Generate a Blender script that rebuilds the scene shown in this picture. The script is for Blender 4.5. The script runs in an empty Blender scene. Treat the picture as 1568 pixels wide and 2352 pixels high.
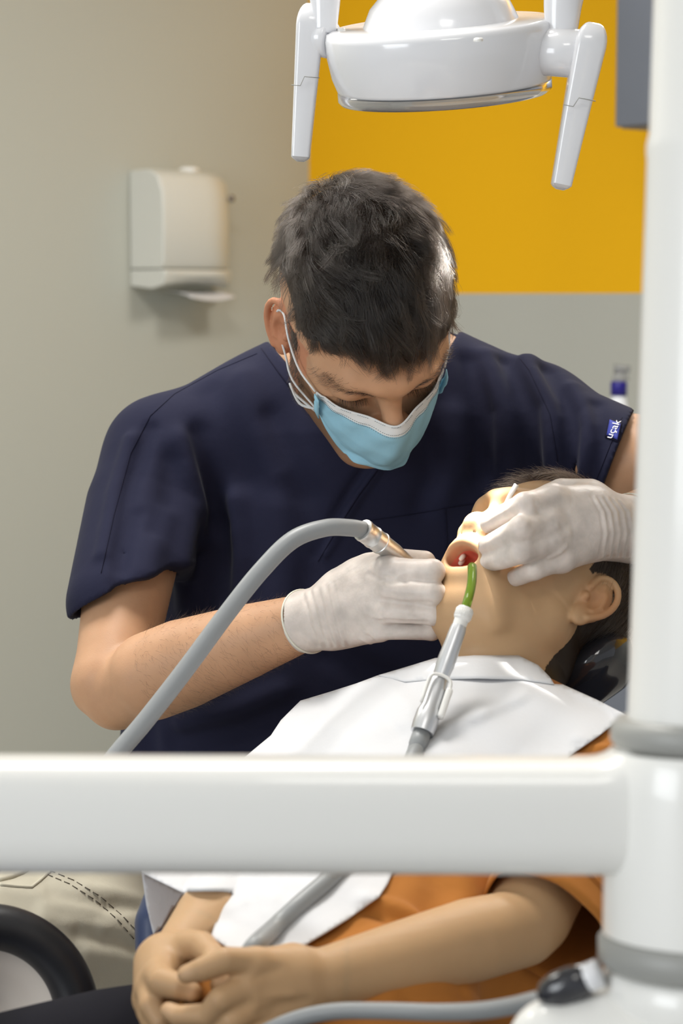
import bpy, math, random
import numpy as np
from mathutils import Vector, Matrix
from mathutils.geometry import delaunay_2d_cdt

random.seed(4)
RNG = np.random.default_rng(11)
SC = bpy.context.scene
COL = SC.collection

# ------------------------------------------------------------------ camera
PITCH = math.radians(6.0)
FPX = 4704.0                       # focal length in pixels of the 1568 x 2352 frame
EYE = np.array((0.0, 0.0, 1.35))
RIGHT = np.array((1.0, 0.0, 0.0))
UPV = np.array((0.0, math.sin(PITCH), math.cos(PITCH)))
FWD = np.array((0.0, math.cos(PITCH), -math.sin(PITCH)))
cam = bpy.data.cameras.new('camera')
cam.sensor_fit = 'VERTICAL'
cam.sensor_height = 36.0
cam.lens = FPX / 2352.0 * 36.0
cam.dof.use_dof = True
cam.dof.focus_distance = 1.84
cam.dof.aperture_fstop = 7.1
cam.clip_start = 0.02
camo = bpy.data.objects.new('camera', cam)
COL.objects.link(camo)
camo.location = EYE
camo.rotation_euler = (math.radians(90) - PITCH, 0, 0)
SC.camera = camo

SC.view_settings.view_transform = 'Standard'
SC.view_settings.look = 'None'
SC.view_settings.gamma = 1.0
SC.view_settings.exposure = 0.25
SC.view_settings.use_curve_mapping = False
SC.cycles.max_bounces = 6
SC.cycles.diffuse_bounces = 4
SC.cycles.glossy_bounces = 3
SC.cycles.transmission_bounces = 6
SC.cycles.sample_clamp_indirect = 4.0
SC.cycles.use_denoising = True
SC.cycles.caustics_reflective = False
SC.cycles.caustics_refractive = False

# ------------------------------------------------------------------ world and lights
wd = bpy.data.worlds.new('world')
SC.world = wd
wd.use_nodes = True
wd.node_tree.nodes['Background'].inputs[0].default_value = (0.90, 0.95, 1.0, 1)
wd.node_tree.nodes['Background'].inputs[1].default_value = 0.46


def at(px, py, d):
    """world point seen at pixel (px, py) of the photograph, d metres along the view axis"""
    return EYE + RIGHT * ((px - 784.0) / FPX * d) - UPV * ((py - 1176.0) / FPX * d) + FWD * d


def cv(x, y, z):
    """direction given as right / up / away-from-the-viewer"""
    return RIGHT * x + UPV * y + FWD * z


def area(name, loc, target, sx, sy, power, col=(1, 1, 1)):
    l = bpy.data.lights.new(name, 'AREA')
    l.shape = 'RECTANGLE'
    l.size, l.size_y, l.energy, l.color = sx, sy, power, col
    o = bpy.data.objects.new(name, l)
    COL.objects.link(o)
    o.location = loc
    o.rotation_euler = (Vector(target) - Vector(loc)).to_track_quat('-Z', 'Y').to_euler()
    return o


CEIL_Z = 2.75
area('ceiling_panel_light', (-0.3, 2.1, CEIL_Z - 0.03), (-0.3, 2.1, 0), 0.6, 0.6, 30, (1.0, 0.97, 0.92))
area('ceiling_panel_light', (0.9, 3.3, CEIL_Z - 0.03), (0.9, 3.3, 0), 0.6, 0.6, 24, (1.0, 0.97, 0.92))
area('ceiling_panel_light', (-1.6, 3.0, CEIL_Z - 0.03), (-1.6, 3.0, 0), 0.6, 0.6, 13, (1.0, 0.97, 0.92))
area('ceiling_panel_light', (0.2, 0.0, CEIL_Z - 0.03), (0.2, 0.0, 0), 0.6, 0.6, 7, (1.0, 0.97, 0.92))
area('window_light', (-2.6, -0.6, 1.75), (0.0, 2.0, 1.2), 1.6, 1.3, 38, (0.93, 0.97, 1.0))

# ------------------------------------------------------------------ object helpers
def tag(o, label=None, cat=None, group=None, kind=None):
    if label: o['label'] = label
    if cat: o['category'] = cat
    if group: o['group'] = group
    if kind: o['kind'] = kind
    return o


def thing(name, label, cat, loc=(0, 0, 0)):
    o = bpy.data.objects.new(name, None)
    COL.objects.link(o)
    o.location = loc
    o.empty_display_size = 0.05
    return tag(o, label, cat)


def link(name, me, mat, parent=None, smooth=True):
    o = bpy.data.objects.new(name, me)
    COL.objects.link(o)
    for m in (mat if isinstance(mat, (list, tuple)) else [mat]):
        me.materials.append(m)
    if smooth:
        me.polygons.foreach_set('use_smooth', np.ones(len(me.polygons), dtype=bool))
    if parent is not None:
        o.parent = parent
        # parents are plain translations; keep the mesh where it was modelled
        p = parent
        off = Vector((0, 0, 0))
        while p is not None:
            off += p.location
            p = p.parent
        o.location = -off
    return o


def mesh_np(name, V, Q):
    """mesh from arrays: V (n,3); Q (m,4) or (m,3)"""
    V = np.ascontiguousarray(V, dtype=np.float32)
    Q = np.ascontiguousarray(Q, dtype=np.int32)
    me = bpy.data.meshes.new(name)
    n, k = Q.shape
    me.vertices.add(len(V)); me.vertices.foreach_set('co', V.ravel())
    me.loops.add(n * k); me.loops.foreach_set('vertex_index', Q.ravel())
    me.polygons.add(n)
    me.polygons.foreach_set('loop_start', np.arange(0, n * k, k, dtype=np.int32))
    me.update(calc_edges=True)
    me.validate()
    return me


class MB:
    """collects pieces into one mesh"""
    def __init__(self):
        self.v, self.f, self.mi, self.n = [], [], [], 0

    def add(self, V, F, mi=0):
        b = self.n
        self.v += [tuple(map(float, p)) for p in V]
        self.f += [tuple(i + b for i in f) for f in F]
        self.mi += [mi] * len(F)
        self.n += len(V)
        return self

    def tube(self, pts, radii, seg=16, caps=True, squash=None, up=None, mi=0, smooth_n=0):
        pts = [np.asarray(p, float) for p in pts]
        if np.isscalar(radii): radii = [radii] * len(pts)
        if smooth_n:
            pts, radii = catmull(pts, radii, smooth_n)
        n = len(pts)
        T = [pts[min(i + 1, n - 1)] - pts[max(i - 1, 0)] for i in range(n)]
        T = [t / (np.linalg.norm(t) + 1e-12) for t in T]
        u = np.asarray(up, float) if up is not None else (np.array((0, 0, 1.0)) if abs(T[0][2]) < .9 else np.array((1.0, 0, 0)))
        V, F = [], []
        for i in range(n):
            u = u - T[i] * np.dot(u, T[i]); u = u / (np.linalg.norm(u) + 1e-12)
            w = np.cross(T[i], u)
            s = squash if squash else 1.0
            for k in range(seg):
                a = 2 * math.pi * k / seg
                V.append(pts[i] + (u * math.cos(a) + w * math.sin(a) * s) * radii[i])
        for i in range(n - 1):
            for k in range(seg):
                k2 = (k + 1) % seg
                F.append((i * seg + k, i * seg + k2, (i + 1) * seg + k2, (i + 1) * seg + k))
        if caps:
            F.append(tuple(range(seg))[::-1]); F.append(tuple((n - 1) * seg + k for k in range(seg)))
        return self.add(V, F, mi)

    def box(self, c, ax, ay, az, half, mi=0):
        """box by centre, three unit axes, half sizes"""
        c = np.asarray(c, float)
        V = [c + ax * (sx * half[0]) + ay * (sy * half[1]) + az * (sz * half[2])
             for sx in (-1, 1) for sy in (-1, 1) for sz in (-1, 1)]
        F = [(0, 1, 3, 2), (4, 6, 7, 5), (0, 4, 5, 1), (2, 3, 7, 6), (0, 2, 6, 4), (1, 5, 7, 3)]
        if np.dot(np.cross(ax, ay), az) < 0: F = [f[::-1] for f in F]
        return self.add(V, F, mi)

    def lathe(self, base, axis, prof, seg=48, mi=0, ref=None):
        """prof: list of (radius, height along axis)"""
        base = np.asarray(base, float); axis = np.asarray(axis, float); axis = axis / np.linalg.norm(axis)
        r = np.asarray(ref, float) if ref is not None else (np.array((1.0, 0, 0)) if abs(axis[0]) < .9 else np.array((0, 1.0, 0)))
        u = r - axis * np.dot(r, axis); u /= np.linalg.norm(u); w = np.cross(axis, u)
        V, F = [], []
        for (rr, h) in prof:
            for k in range(seg):
                a = 2 * math.pi * k / seg
                V.append(base + axis * h + (u * math.cos(a) + w * math.sin(a)) * rr)
        for i in range(len(prof) - 1):
            for k in range(seg):
                k2 = (k + 1) % seg
                F.append((i * seg + k, i * seg + k2, (i + 1) * seg + k2, (i + 1) * seg + k))
        return self.add(V, F, mi)

    def build(self, name, mat, parent=None, bevel=0, bseg=3, sub=0, smooth=True, solid=0, auto=None):
        me = bpy.data.meshes.new(name)
        me.from_pydata(self.v, [], self.f)
        me.update()
        o = link(name, me, mat, parent, smooth)
        if any(self.mi): me.polygons.foreach_set('material_index', np.array(self.mi, dtype=np.int32))
        if solid:
            m = o.modifiers.new('solid', 'SOLIDIFY'); m.thickness = solid; m.offset = 0
        if bevel:
            m = o.modifiers.new('bevel', 'BEVEL'); m.width = bevel; m.segments = bseg; m.limit_method = 'ANGLE'
            m.angle_limit = math.radians(35)
            m.harden_normals = False
        if sub:
            m = o.modifiers.new('sub', 'SUBSURF'); m.levels = sub; m.render_levels = sub
        if auto:
            try: me.set_sharp_from_angle(angle=math.radians(auto))
            except Exception: pass
        return o


def catmull(pts, radii, n):
    P = [pts[0] * 2 - pts[1]] + list(pts) + [pts[-1] * 2 - pts[-2]]
    R = [radii[0]] + list(radii) + [radii[-1]]
    op, orr = [], []
    for i in range(1, len(P) - 2):
        for k in range(n):
            t = k / n
            a, b, c, d = P[i - 1], P[i], P[i + 1], P[i + 2]
            op.append(0.5 * (2 * b + (c - a) * t + (2 * a - 5 * b + 4 * c - d) * t * t + (3 * b - a - 3 * c + d) * t ** 3))
            orr.append(R[i] * (1 - t) + R[i + 1] * t)
    op.append(P[-2]); orr.append(R[-2])
    return op, orr


# ------------------------------------------------------------------ implicit modelling
def smin(a, b, k):
    if k <= 0: return np.minimum(a, b)
    h = np.maximum(k - np.abs(a - b), 0) / k
    return np.minimum(a, b) - h * h * (k * .25)


class Field:
    def __init__(self, lo, hi, h):
        self.lo = np.asarray(lo, float); self.h = h
        n = np.ceil((np.asarray(hi, float) - self.lo) / h).astype(int) + 1
        self.ax = [self.lo[i] + h * np.arange(n[i]) for i in range(3)]
        self.n = n
        self.D = np.full(n, 0.12, dtype=np.float32)

    def sub(self, lo, hi):
        sl = []
        for i in range(3):
            a = int(np.floor((lo[i] - self.lo[i]) / self.h)); b = int(np.ceil((hi[i] - self.lo[i]) / self.h)) + 1
            a = max(a, 0); b = min(b, self.n[i])
            if b <= a: return None, None
            sl.append(slice(a, b))
        X = self.ax[0][sl[0]].astype(np.float32)[:, None, None]
        Y = self.ax[1][sl[1]].astype(np.float32)[None, :, None]
        Z = self.ax[2][sl[2]].astype(np.float32)[None, None, :]
        return tuple(sl), (X, Y, Z)

    def apply(self, fn, lo, hi, mode, k):
        sl, P = self.sub(lo, hi)
        if sl is None: return
        d = fn(*P)
        D = self.D[sl]
        if mode == 'u': self.D[sl] = smin(D, d, k)
        elif mode == 's': self.D[sl] = -smin(-D, d, k)
        elif mode == 'i': self.D[sl] = -smin(-D, -d, k)
        elif mode == 'd': self.D[sl] = D + d          # displacement

    def value(self, p):
        q = (np.asarray(p) - self.lo) / self.h
        i = np.clip(np.floor(q).astype(int), 0, self.n - 2); t = np.clip(q - i, 0, 1)
        r = 0.0
        for a in (0, 1):
            for b in (0, 1):
                for c in (0, 1):
                    w = (t[..., 0] if a else 1 - t[..., 0]) * (t[..., 1] if b else 1 - t[..., 1]) * (t[..., 2] if c else 1 - t[..., 2])
                    r = r + w * self.D[i[..., 0] + a, i[..., 1] + b, i[..., 2] + c]
        return r

    def hit(self, px, py, d0=1.2, d1=2.4, step=0.002):
        """depth along the sight line at which the surface starts (None if missed)"""
        ds = np.arange(d0, d1, step)
        p0 = at(px, py, 1.0) - EYE
        pts = EYE + p0[None, :] * ds[:, None]
        inside = np.all((pts >= self.lo) & (pts <= self.lo + self.h * (self.n - 1)), axis=1)
        v = np.where(inside, self.value(pts), 1.0)
        k = np.nonzero(v < 0)[0]
        if len(k) == 0: return None
        k = k[0]
        if k == 0: return ds[0]
        a, b = v[k - 1], v[k]
        return ds[k - 1] + step * a / (a - b)

    def hit_many(self, X, d0=1.2, d1=2.3, step=0.004):
        ds = np.arange(d0, d1, step)
        dirs = (RIGHT * ((X[:, :1] - 784.0) / FPX) - UPV * ((X[:, 1:2] - 1176.0) / FPX) + FWD)
        best = np.full(len(X), 9.0); prev = np.ones(len(X))
        for d in ds:
            p = EYE + dirs * d
            ins = np.all((p >= self.lo) & (p <= self.lo + self.h * (self.n - 1)), axis=1)
            v = np.where(ins, self.value(p), 1.0)
            m = (v < 0) & (best > 8)
            best[m] = d - step * (-v[m]) / np.maximum(prev[m] - v[m], 1e-9)
            prev = v
        return best

    def mesh(self):
        return surface_nets(self.D, self.lo, self.h)


def surface_nets(D, lo, h):
    s = D < 0
    c = np.zeros(np.array(D.shape) - 1, dtype=np.int8)
    offs = [(a, b, d) for a in (0, 1) for b in (0, 1) for d in (0, 1)]
    nx, ny, nz = D.shape
    for (a, b, d) in offs:
        c += s[a:nx - 1 + a, b:ny - 1 + b, d:nz - 1 + d]
    act = (c > 0) & (c < 8)
    I, J, K = np.nonzero(act)
    idx = np.full(act.shape, -1, dtype=np.int32)
    idx[I, J, K] = np.arange(len(I), dtype=np.int32)
    vals = np.stack([D[I + a, J + b, K + d] for (a, b, d) in offs], 1)
    O = np.array(offs, dtype=np.float32)
    acc = np.zeros((len(I), 3), np.float32); cnt = np.zeros(len(I), np.float32)
    for e0 in range(8):
        for e1 in range(e0 + 1, 8):
            if np.abs(O[e0] - O[e1]).sum() != 1: continue
            v0, v1 = vals[:, e0], vals[:, e1]
            m = (v0 < 0) != (v1 < 0)
            t = v0 / np.where(m, v0 - v1, 1)
            p = O[e0] + t[:, None] * (O[e1] - O[e0])
            acc += np.where(m[:, None], p, 0); cnt += m
    V = np.stack([I, J, K], 1) + acc / cnt[:, None]
    V = np.asarray(lo) + V * h
    quads = []
    for ax in range(3):
        sl0 = [slice(None)] * 3; sl1 = [slice(None)] * 3
        sl0[ax] = slice(0, D.shape[ax] - 1); sl1[ax] = slice(1, D.shape[ax])
        for q in range(3):
            if q != ax:
                sl0[q] = slice(1, D.shape[q] - 1); sl1[q] = slice(1, D.shape[q] - 1)
        a, b = s[tuple(sl0)], s[tuple(sl1)]
        m = a != b
        E = np.array(np.nonzero(m)).T
        if len(E) == 0: continue
        inside0 = a[tuple(E.T)]
        o1, o2 = [q for q in range(3) if q != ax]
        G = E.copy(); G[:, o1] += 1; G[:, o2] += 1
        def cell(d1, d2):
            g = G.copy(); g[:, o1] += d1; g[:, o2] += d2
            return idx[g[:, 0], g[:, 1], g[:, 2]]
        q4 = np.stack([cell(-1, -1), cell(0, -1), cell(0, 0), cell(-1, 0)], 1)
        flip = inside0 if ax != 1 else ~inside0
        q4[~flip] = q4[~flip][:, ::-1]
        quads.append(q4)
    Q = np.concatenate(quads)
    return V, Q


class Model:
    """ordered list of implicit operations"""
    def __init__(self): self.ops = []

    def fn(self, f, lo, hi, mode='u', k=0.0):
        self.ops.append((f, np.asarray(lo, float), np.asarray(hi, float), mode, k)); return self

    def caps(self, a, b, ra, rb=None, k=0.0, mode='u', wide=None, s=1.0, cut=None):
        """round cone; wide = axis along which the section is stretched by s; cut=(point, normal)"""
        a = np.asarray(a, np.float32); b = np.asarray(b, np.float32)
        rb = ra if rb is None else rb
        ba = b - a; L2 = float(ba @ ba) + 1e-12
        w = None
        if wide is not None:
            w = np.asarray(wide, float); bn = ba / math.sqrt(L2); w = w - bn * (w @ bn); w = w / (np.linalg.norm(w) + 1e-9)

        def f(X, Y, Z):
            x, y, z = X - a[0], Y - a[1], Z - a[2]
            t = np.clip((x * ba[0] + y * ba[1] + z * ba[2]) / L2, 0, 1)
            x, y, z = x - t * ba[0], y - t * ba[1], z - t * ba[2]
            if w is not None:
                q = x * w[0] + y * w[1] + z * w[2]
                d = np.sqrt(np.maximum(x * x + y * y + z * z - q * q, 0) + (q / s) ** 2)
                d = d - (ra + t * (rb - ra))
            else:
                d = np.sqrt(x * x + y * y + z * z) - (ra + t * (rb - ra))
            if cut is not None:
                cp, cn = cut
                d = np.maximum(d, (X - cp[0]) * cn[0] + (Y - cp[1]) * cn[1] + (Z - cp[2]) * cn[2])
            return d
        r = max(ra, rb) * (max(s, 1.0) if wide is not None else 1) + k + 0.012
        return self.fn(f, np.minimum(a, b) - r, np.maximum(a, b) + r, mode, k)

    def chain(self, pts, rs, k=0.0, mode='u', wide=None, s=1.0, n=0):
        pts = [np.asarray(p, float) for p in pts]
        if np.isscalar(rs): rs = [rs] * len(pts)
        if n: pts, rs = catmull(pts, rs, n)
        sub = Model()
        for i in range(len(pts) - 1):
            sub.caps(pts[i], pts[i + 1], rs[i], rs[i + 1], 0, 'u', wide, s)
        fs = [o[0] for o in sub.ops]
        lo = np.min([o[1] for o in sub.ops], 0) - k; hi = np.max([o[2] for o in sub.ops], 0) + k

        def f(X, Y, Z):
            d = fs[0](X, Y, Z)
            for g in fs[1:]: d = np.minimum(d, g(X, Y, Z))
            return d
        return self.fn(f, lo, hi, mode, k)

    def ell(self, c, r, R=None, k=0.0, mode='u'):
        c = np.asarray(c, np.float32); r = np.asarray(r, np.float32)
        R = np.eye(3) if R is None else np.asarray(R, float)

        def f(X, Y, Z):
            x, y, z = X - c[0], Y - c[1], Z - c[2]
            q = [x * R[i][0] + y * R[i][1] + z * R[i][2] for i in range(3)]
            k0 = np.sqrt(sum((q[i] / r[i]) ** 2 for i in range(3)))
            k1 = np.sqrt(sum((q[i] / r[i] ** 2) ** 2 for i in range(3))) + 1e-9
            return k0 * (k0 - 1.0) / k1
        m = float(max(r)) + k + 0.012
        return self.fn(f, c - m, c + m, mode, k)

    def rbox(self, c, half, R=None, rad=0.005, k=0.0, mode='u'):
        c = np.asarray(c, np.float32); half = np.asarray(half, float)
        R = np.eye(3) if R is None else np.asarray(R, float)

        def f(X, Y, Z):
            x, y, z = X - c[0], Y - c[1], Z - c[2]
            q = [np.abs(x * R[i][0] + y * R[i][1] + z * R[i][2]) - (half[i] - rad) for i in range(3)]
            o = np.sqrt(sum(np.maximum(a, 0) ** 2 for a in q))
            return o + np.minimum(np.maximum(np.maximum(q[0], q[1]), q[2]), 0) - rad
        m = float(np.linalg.norm(half)) + k + 0.012
        return self.fn(f, c - m, c + m, mode, k)

    def crease(self, field_pts, amp, width):
        """raise (amp>0) or sink the surface along a polyline"""
        pts = [np.asarray(p, np.float32) for p in field_pts]

        def f(X, Y, Z):
            best = None
            for i in range(len(pts) - 1):
                a, ba = pts[i], pts[i + 1] - pts[i]
                L2 = float(ba @ ba) + 1e-12
                x, y, z = X - a[0], Y - a[1], Z - a[2]
                t = np.clip((x * ba[0] + y * ba[1] + z * ba[2]) / L2, 0, 1)
                d = (x - t * ba[0]) ** 2 + (y - t * ba[1]) ** 2 + (z - t * ba[2]) ** 2
                best = d if best is None else np.minimum(best, d)
            return -amp * np.exp(-best / (width * width))
        P = np.array(pts)
        return self.fn(f, P.min(0) - width * 2.6, P.max(0) + width * 2.6, 'd')

    def lazy(self, g):
        self.ops.append((g,)); return self

    def field(self, lo, hi, h):
        F = Field(lo, hi, h)
        for o in self.ops:
            if len(o) == 1:
                sub = Model(); o[0](F, sub)
                for q in sub.ops: F.apply(*q)
            else:
                F.apply(*o)
        return F


def folds(specs):
    """specs: (pixel polyline, amplitude, width, first depth to search); laid on the surface built so far"""
    def g(F, M):
        for sp in specs:
            pl, amp, wid = sp[0], sp[1], sp[2]
            d0 = sp[3] if len(sp) > 3 else 1.2
            pts = []
            for i in range(len(pl) - 1):
                for t in np.linspace(0, 1, 5)[:(5 if i == len(pl) - 2 else 4)]:
                    x = pl[i][0] * (1 - t) + pl[i + 1][0] * t; y = pl[i][1] * (1 - t) + pl[i + 1][1] * t
                    d = F.hit(x, y, d0)
                    if d is not None: pts.append(at(x, y, d))
            if len(pts) > 1: M.crease(pts, amp, wid)
    return g


def taubin(V, Q, it=2, lam=0.5, mu=-0.52):
    n = len(V)
    E = np.concatenate([Q[:, [0, 1]], Q[:, [1, 2]], Q[:, [2, 3]], Q[:, [3, 0]]])
    E = np.concatenate([E, E[:, ::-1]])
    deg = np.bincount(E[:, 0], minlength=n).astype(np.float32)[:, None]
    for i in range(it):
        for l in (lam, mu):
            A = np.stack([np.bincount(E[:, 0], weights=V[E[:, 1], j], minlength=n) for j in range(3)], 1)
            V = V + l * (A / np.maximum(deg, 1) - V)
    return V


def sdf_object(name, model, boxes, mat, parent=None, extra=None, smooth=2, tint=None):
    """mesh the model on one or more grids -> one mesh object"""
    VV, QQ, n = [], [], 0
    fields = []
    for (lo, hi, h) in boxes:
        F = model.field(lo, hi, h)
        fields.append(F)
        V, Q = F.mesh()
        V = taubin(V, Q, smooth)
        ctr = V[Q].mean(1)
        drop = np.zeros(len(Q), bool)
        for (l2, h2, hh2) in boxes:
            if hh2 < h:                                   # a finer grid takes over inside its box
                drop |= np.all((ctr > l2 + h * .8) & (ctr < h2 - h * .8), axis=1)
        Q = Q[~drop]
        VV.append(V); QQ.append(Q + n); n += len(V)
    if extra is not None:
        V, Q = extra
        VV.append(np.asarray(V)); QQ.append(np.asarray(Q) + n); n += len(V)
    V = np.concatenate(VV); Q = np.concatenate(QQ)
    used = np.zeros(len(V), bool); used[Q.ravel()] = True
    remap = np.cumsum(used) - 1
    V = V[used]; Q = remap[Q]
    me = mesh_np(name, V, Q)
    o = link(name, me, mat, parent)
    if tint is not None:
        c = np.ones((len(V), 4), np.float32)
        c[:, :3] = tint(V)
        a = me.color_attributes.new('tint', 'FLOAT_COLOR', 'POINT')
        a.data.foreach_set('color', c.ravel())
    return o, fields


# ------------------------------------------------------------------ materials
def lin(r, g, b):
    f = lambda c: (c / 255 / 12.92) if c / 255 <= 0.04045 else ((c / 255 + 0.055) / 1.055) ** 2.4
    return (f(r), f(g), f(b), 1)


def mat(name, col, rough=0.5, metal=0.0, spec=0.5, sss=0.0, sss_col=(1, .35, .2), coat=0.0, sheen=0.0,
        noise=None, bump=None, tint=False, trans=0.0, ior=1.45, emit=None, alpha=1.0):
    """noise=(scale, amount): slow colour mottling; bump=[(kind, scale, strength, distance), ...]"""
    m = bpy.data.materials.new(name)
    m.use_nodes = True
    nt = m.node_tree; N = nt.nodes; L = nt.links
    b = N['Principled BSDF']
    b.inputs['Base Color'].default_value = col
    b.inputs['Roughness'].default_value = rough
    b.inputs['Metallic'].default_value = metal
    b.inputs['Specular IOR Level'].default_value = spec
    b.inputs['IOR'].default_value = ior
    if sss:
        b.inputs['Subsurface Weight'].default_value = sss
        b.inputs['Subsurface Radius'].default_value = sss_col
        b.inputs['Subsurface Scale'].default_value = 0.006
    if coat: b.inputs['Coat Weight'].default_value = coat; b.inputs['Coat Roughness'].default_value = 0.08
    if sheen: b.inputs['Sheen Weight'].default_value = sheen; b.inputs['Sheen Roughness'].default_value = 0.4
    if trans: b.inputs['Transmission Weight'].default_value = trans
    if alpha < 1: b.inputs['Alpha'].default_value = alpha
    if emit: b.inputs['Emission Color'].default_value = emit[0]; b.inputs['Emission Strength'].default_value = emit[1]
    tc = N.new('ShaderNodeTexCoord')
    src = None
    if noise:
        nz = N.new('ShaderNodeTexNoise'); nz.inputs['Scale'].default_value = noise[0]; nz.inputs['Detail'].default_value = 5
        L.new(tc.outputs['Object'], nz.inputs['Vector'])
        rp = N.new('ShaderNodeMapRange')
        rp.inputs['From Min'].default_value = .3; rp.inputs['From Max'].default_value = .7
        rp.inputs['To Min'].default_value = 1 - noise[1]; rp.inputs['To Max'].default_value = 1 + noise[1]
        L.new(nz.outputs['Fac'], rp.inputs['Value'])
        mx = N.new('ShaderNodeMix'); mx.data_type = 'RGBA'; mx.blend_type = 'MULTIPLY'; mx.inputs[0].default_value = 1
        mx.inputs[6].default_value = col
        L.new(rp.outputs['Result'], mx.inputs[7])
        src = mx.outputs[2]
    if tint:
        at_ = N.new('ShaderNodeAttribute'); at_.attribute_name = 'tint'
        mx = N.new('ShaderNodeMix'); mx.data_type = 'RGBA'; mx.blend_type = 'MULTIPLY'; mx.inputs[0].default_value = 1
        mx.inputs[6].default_value = col
        if src is not None: L.new(src, mx.inputs[6])
        L.new(at_.outputs['Color'], mx.inputs[7])
        src = mx.outputs[2]
    if src is not None: L.new(src, b.inputs['Base Color'])
    prev = None
    for (kind, sc, st, dist) in (bump or []):
        bp = N.new('ShaderNodeBump'); bp.inputs['Strength'].default_value = st; bp.inputs['Distance'].default_value = dist
        if kind == 'noise':
            t = N.new('ShaderNodeTexNoise'); t.inputs['Scale'].default_value = sc; t.inputs['Detail'].default_value = 4
            out = t.outputs['Fac']
        elif kind == 'voronoi':
            t = N.new('ShaderNodeTexVoronoi'); t.inputs['Scale'].default_value = sc
            out = t.outputs['Distance']
        else:
            t = N.new('ShaderNodeTexWave'); t.inputs['Scale'].default_value = sc; t.inputs['Distortion'].default_value = 1.5
            out = t.outputs['Fac']
        L.new(tc.outputs['Object'], t.inputs['Vector'])
        L.new(out, bp.inputs['Height'])
        if prev is not None: L.new(prev, bp.inputs['Normal'])
        prev = bp.outputs['Normal']
    if prev is not None: L.new(prev, b.inputs['Normal'])
    return m


M = {}
M['white'] = mat('white_plastic', (0.82, 0.81, 0.775, 1), 0.28, coat=0.4)
M['white_gloss'] = mat('white_gloss', (0.78, 0.78, 0.80, 1), 0.2, coat=0.6)
M['grey_ring'] = mat('grey_ring', lin(150, 150, 146), 0.4)
M['dispenser'] = mat('dispenser_plastic', (0.62, 0.62, 0.57, 1), 0.4)
M['paper'] = mat('paper', (0.66, 0.66, 0.675, 1), 0.9, spec=0.1, bump=[('noise', 900, .25, .0005), ('voronoi', 220, .12, .0008)])
M['slate'] = mat('slate_laminate', (0.15, 0.165, 0.20, 1), 0.5, noise=(3, .06))
M['counter'] = mat('counter_top', lin(190, 190, 185), 0.4)
M['navy'] = mat('navy_cloth', (0.0155, 0.0165, 0.037, 1), 0.85, spec=0.15, sheen=0.03, noise=(6, .08), bump=[('noise', 1500, .25, .0006), ('noise', 30, .25, .004)])
M['navy_dark'] = mat('navy_stitch', (0.010, 0.010, 0.026, 1), 0.9, spec=0.2)
M['skin_d'] = mat('skin_warm', (0.50, 0.285, 0.165, 1), 0.5, spec=0.35, sss=0.12, noise=(25, .10), tint=True, bump=[('noise', 700, .2, .0006)])
M['skin_p'] = mat('skin_light', (0.475, 0.298, 0.158, 1), 0.5, spec=0.35, sss=0.12, noise=(20, .06), tint=True, bump=[('noise', 700, .12, .0005)])
M['glove'] = mat('latex_glove', (0.62, 0.55, 0.50, 1), 0.42, spec=0.4, sss=0.1, noise=(60, .15), bump=[('noise', 120, .35, .0018)])
M['glove_cuff'] = mat('glove_cuff', (0.70, 0.68, 0.58, 1), 0.45, spec=0.4)
M['mask_blue'] = mat('mask_blue', (0.30, 0.56, 0.70, 1), 0.8, spec=0.2, noise=(20, .05), bump=[('noise', 1200, .25, .0005)])
M['mask_white'] = mat('mask_white', (0.72, 0.74, 0.74, 1), 0.85, spec=0.2)
M['hose'] = mat('grey_hose', (0.27, 0.28, 0.285, 1), 0.42)
M['steel'] = mat('brushed_steel', (0.66, 0.65, 0.63, 1), 0.36, metal=1.0)
M['alu'] = mat('satin_aluminium', (0.70, 0.71, 0.73, 1), 0.38, metal=0.9)
M['dark_steel'] = mat('dark_steel', (0.25, 0.23, 0.22, 1), 0.35, metal=0.8)
M['green_tip'] = mat('green_plastic', (0.24, 0.40, 0.05, 1), 0.12, trans=0.5, ior=1.2)
M['orange'] = mat('orange_cotton', (0.43, 0.165, 0.036, 1), 0.9, spec=0.15, sheen=0.08, noise=(12, .08), bump=[('noise', 1400, .25, .0006), ('noise', 45, .25, .003)])
M['orange_dark'] = mat('rust_cotton', (0.17, 0.062, 0.022, 1), 0.9, spec=0.15, bump=[('noise', 1400, .25, .0006)])
M['beige'] = mat('beige_twill', (0.54, 0.51, 0.415, 1), 0.9, spec=0.15, noise=(9, .07), bump=[('noise', 1300, .25, .0006), ('noise', 40, .3, .004)])
M['beige_seam'] = mat('beige_seam', (0.17, 0.15, 0.12, 1), 0.9, spec=0.1)
M['black_cloth'] = mat('black_cloth', (0.012, 0.012, 0.017, 1), 0.9, spec=0.15, bump=[('noise', 1300, .3, .0006)])
M['black_rubber'] = mat('black_rubber', (0.018, 0.018, 0.021, 1), 0.4, noise=(14, .3), bump=[('noise', 60, .15, .002)])
M['cream'] = mat('cream_plastic', (0.68, 0.61, 0.54, 1), 0.35)
M['black_gloss'] = mat('black_gloss', (0.025, 0.025, 0.03, 1), 0.12, coat=0.5)
M['navy_vinyl'] = mat('navy_vinyl', (0.035, 0.05, 0.11, 1), 0.35)
M['yellow'] = mat('yellow_trim', lin(225, 165, 30), 0.5)
M['hair_cap'] = mat('hair_mass', (0.008, 0.0065, 0.0055, 1), 0.7, spec=0.2)
M['bottle_white'] = mat('bottle_white', (0.80, 0.82, 0.86, 1), 0.35)
M['bottle_blue'] = mat('bottle_blue', lin(28, 20, 120), 0.35)
M['clear'] = mat('clear_plastic', (0.75, 0.75, 0.78, 1), 0.1, trans=0.85, ior=1.1)
M['tooth'] = mat('tooth', (0.80, 0.72, 0.60, 1), 0.2)
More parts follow.
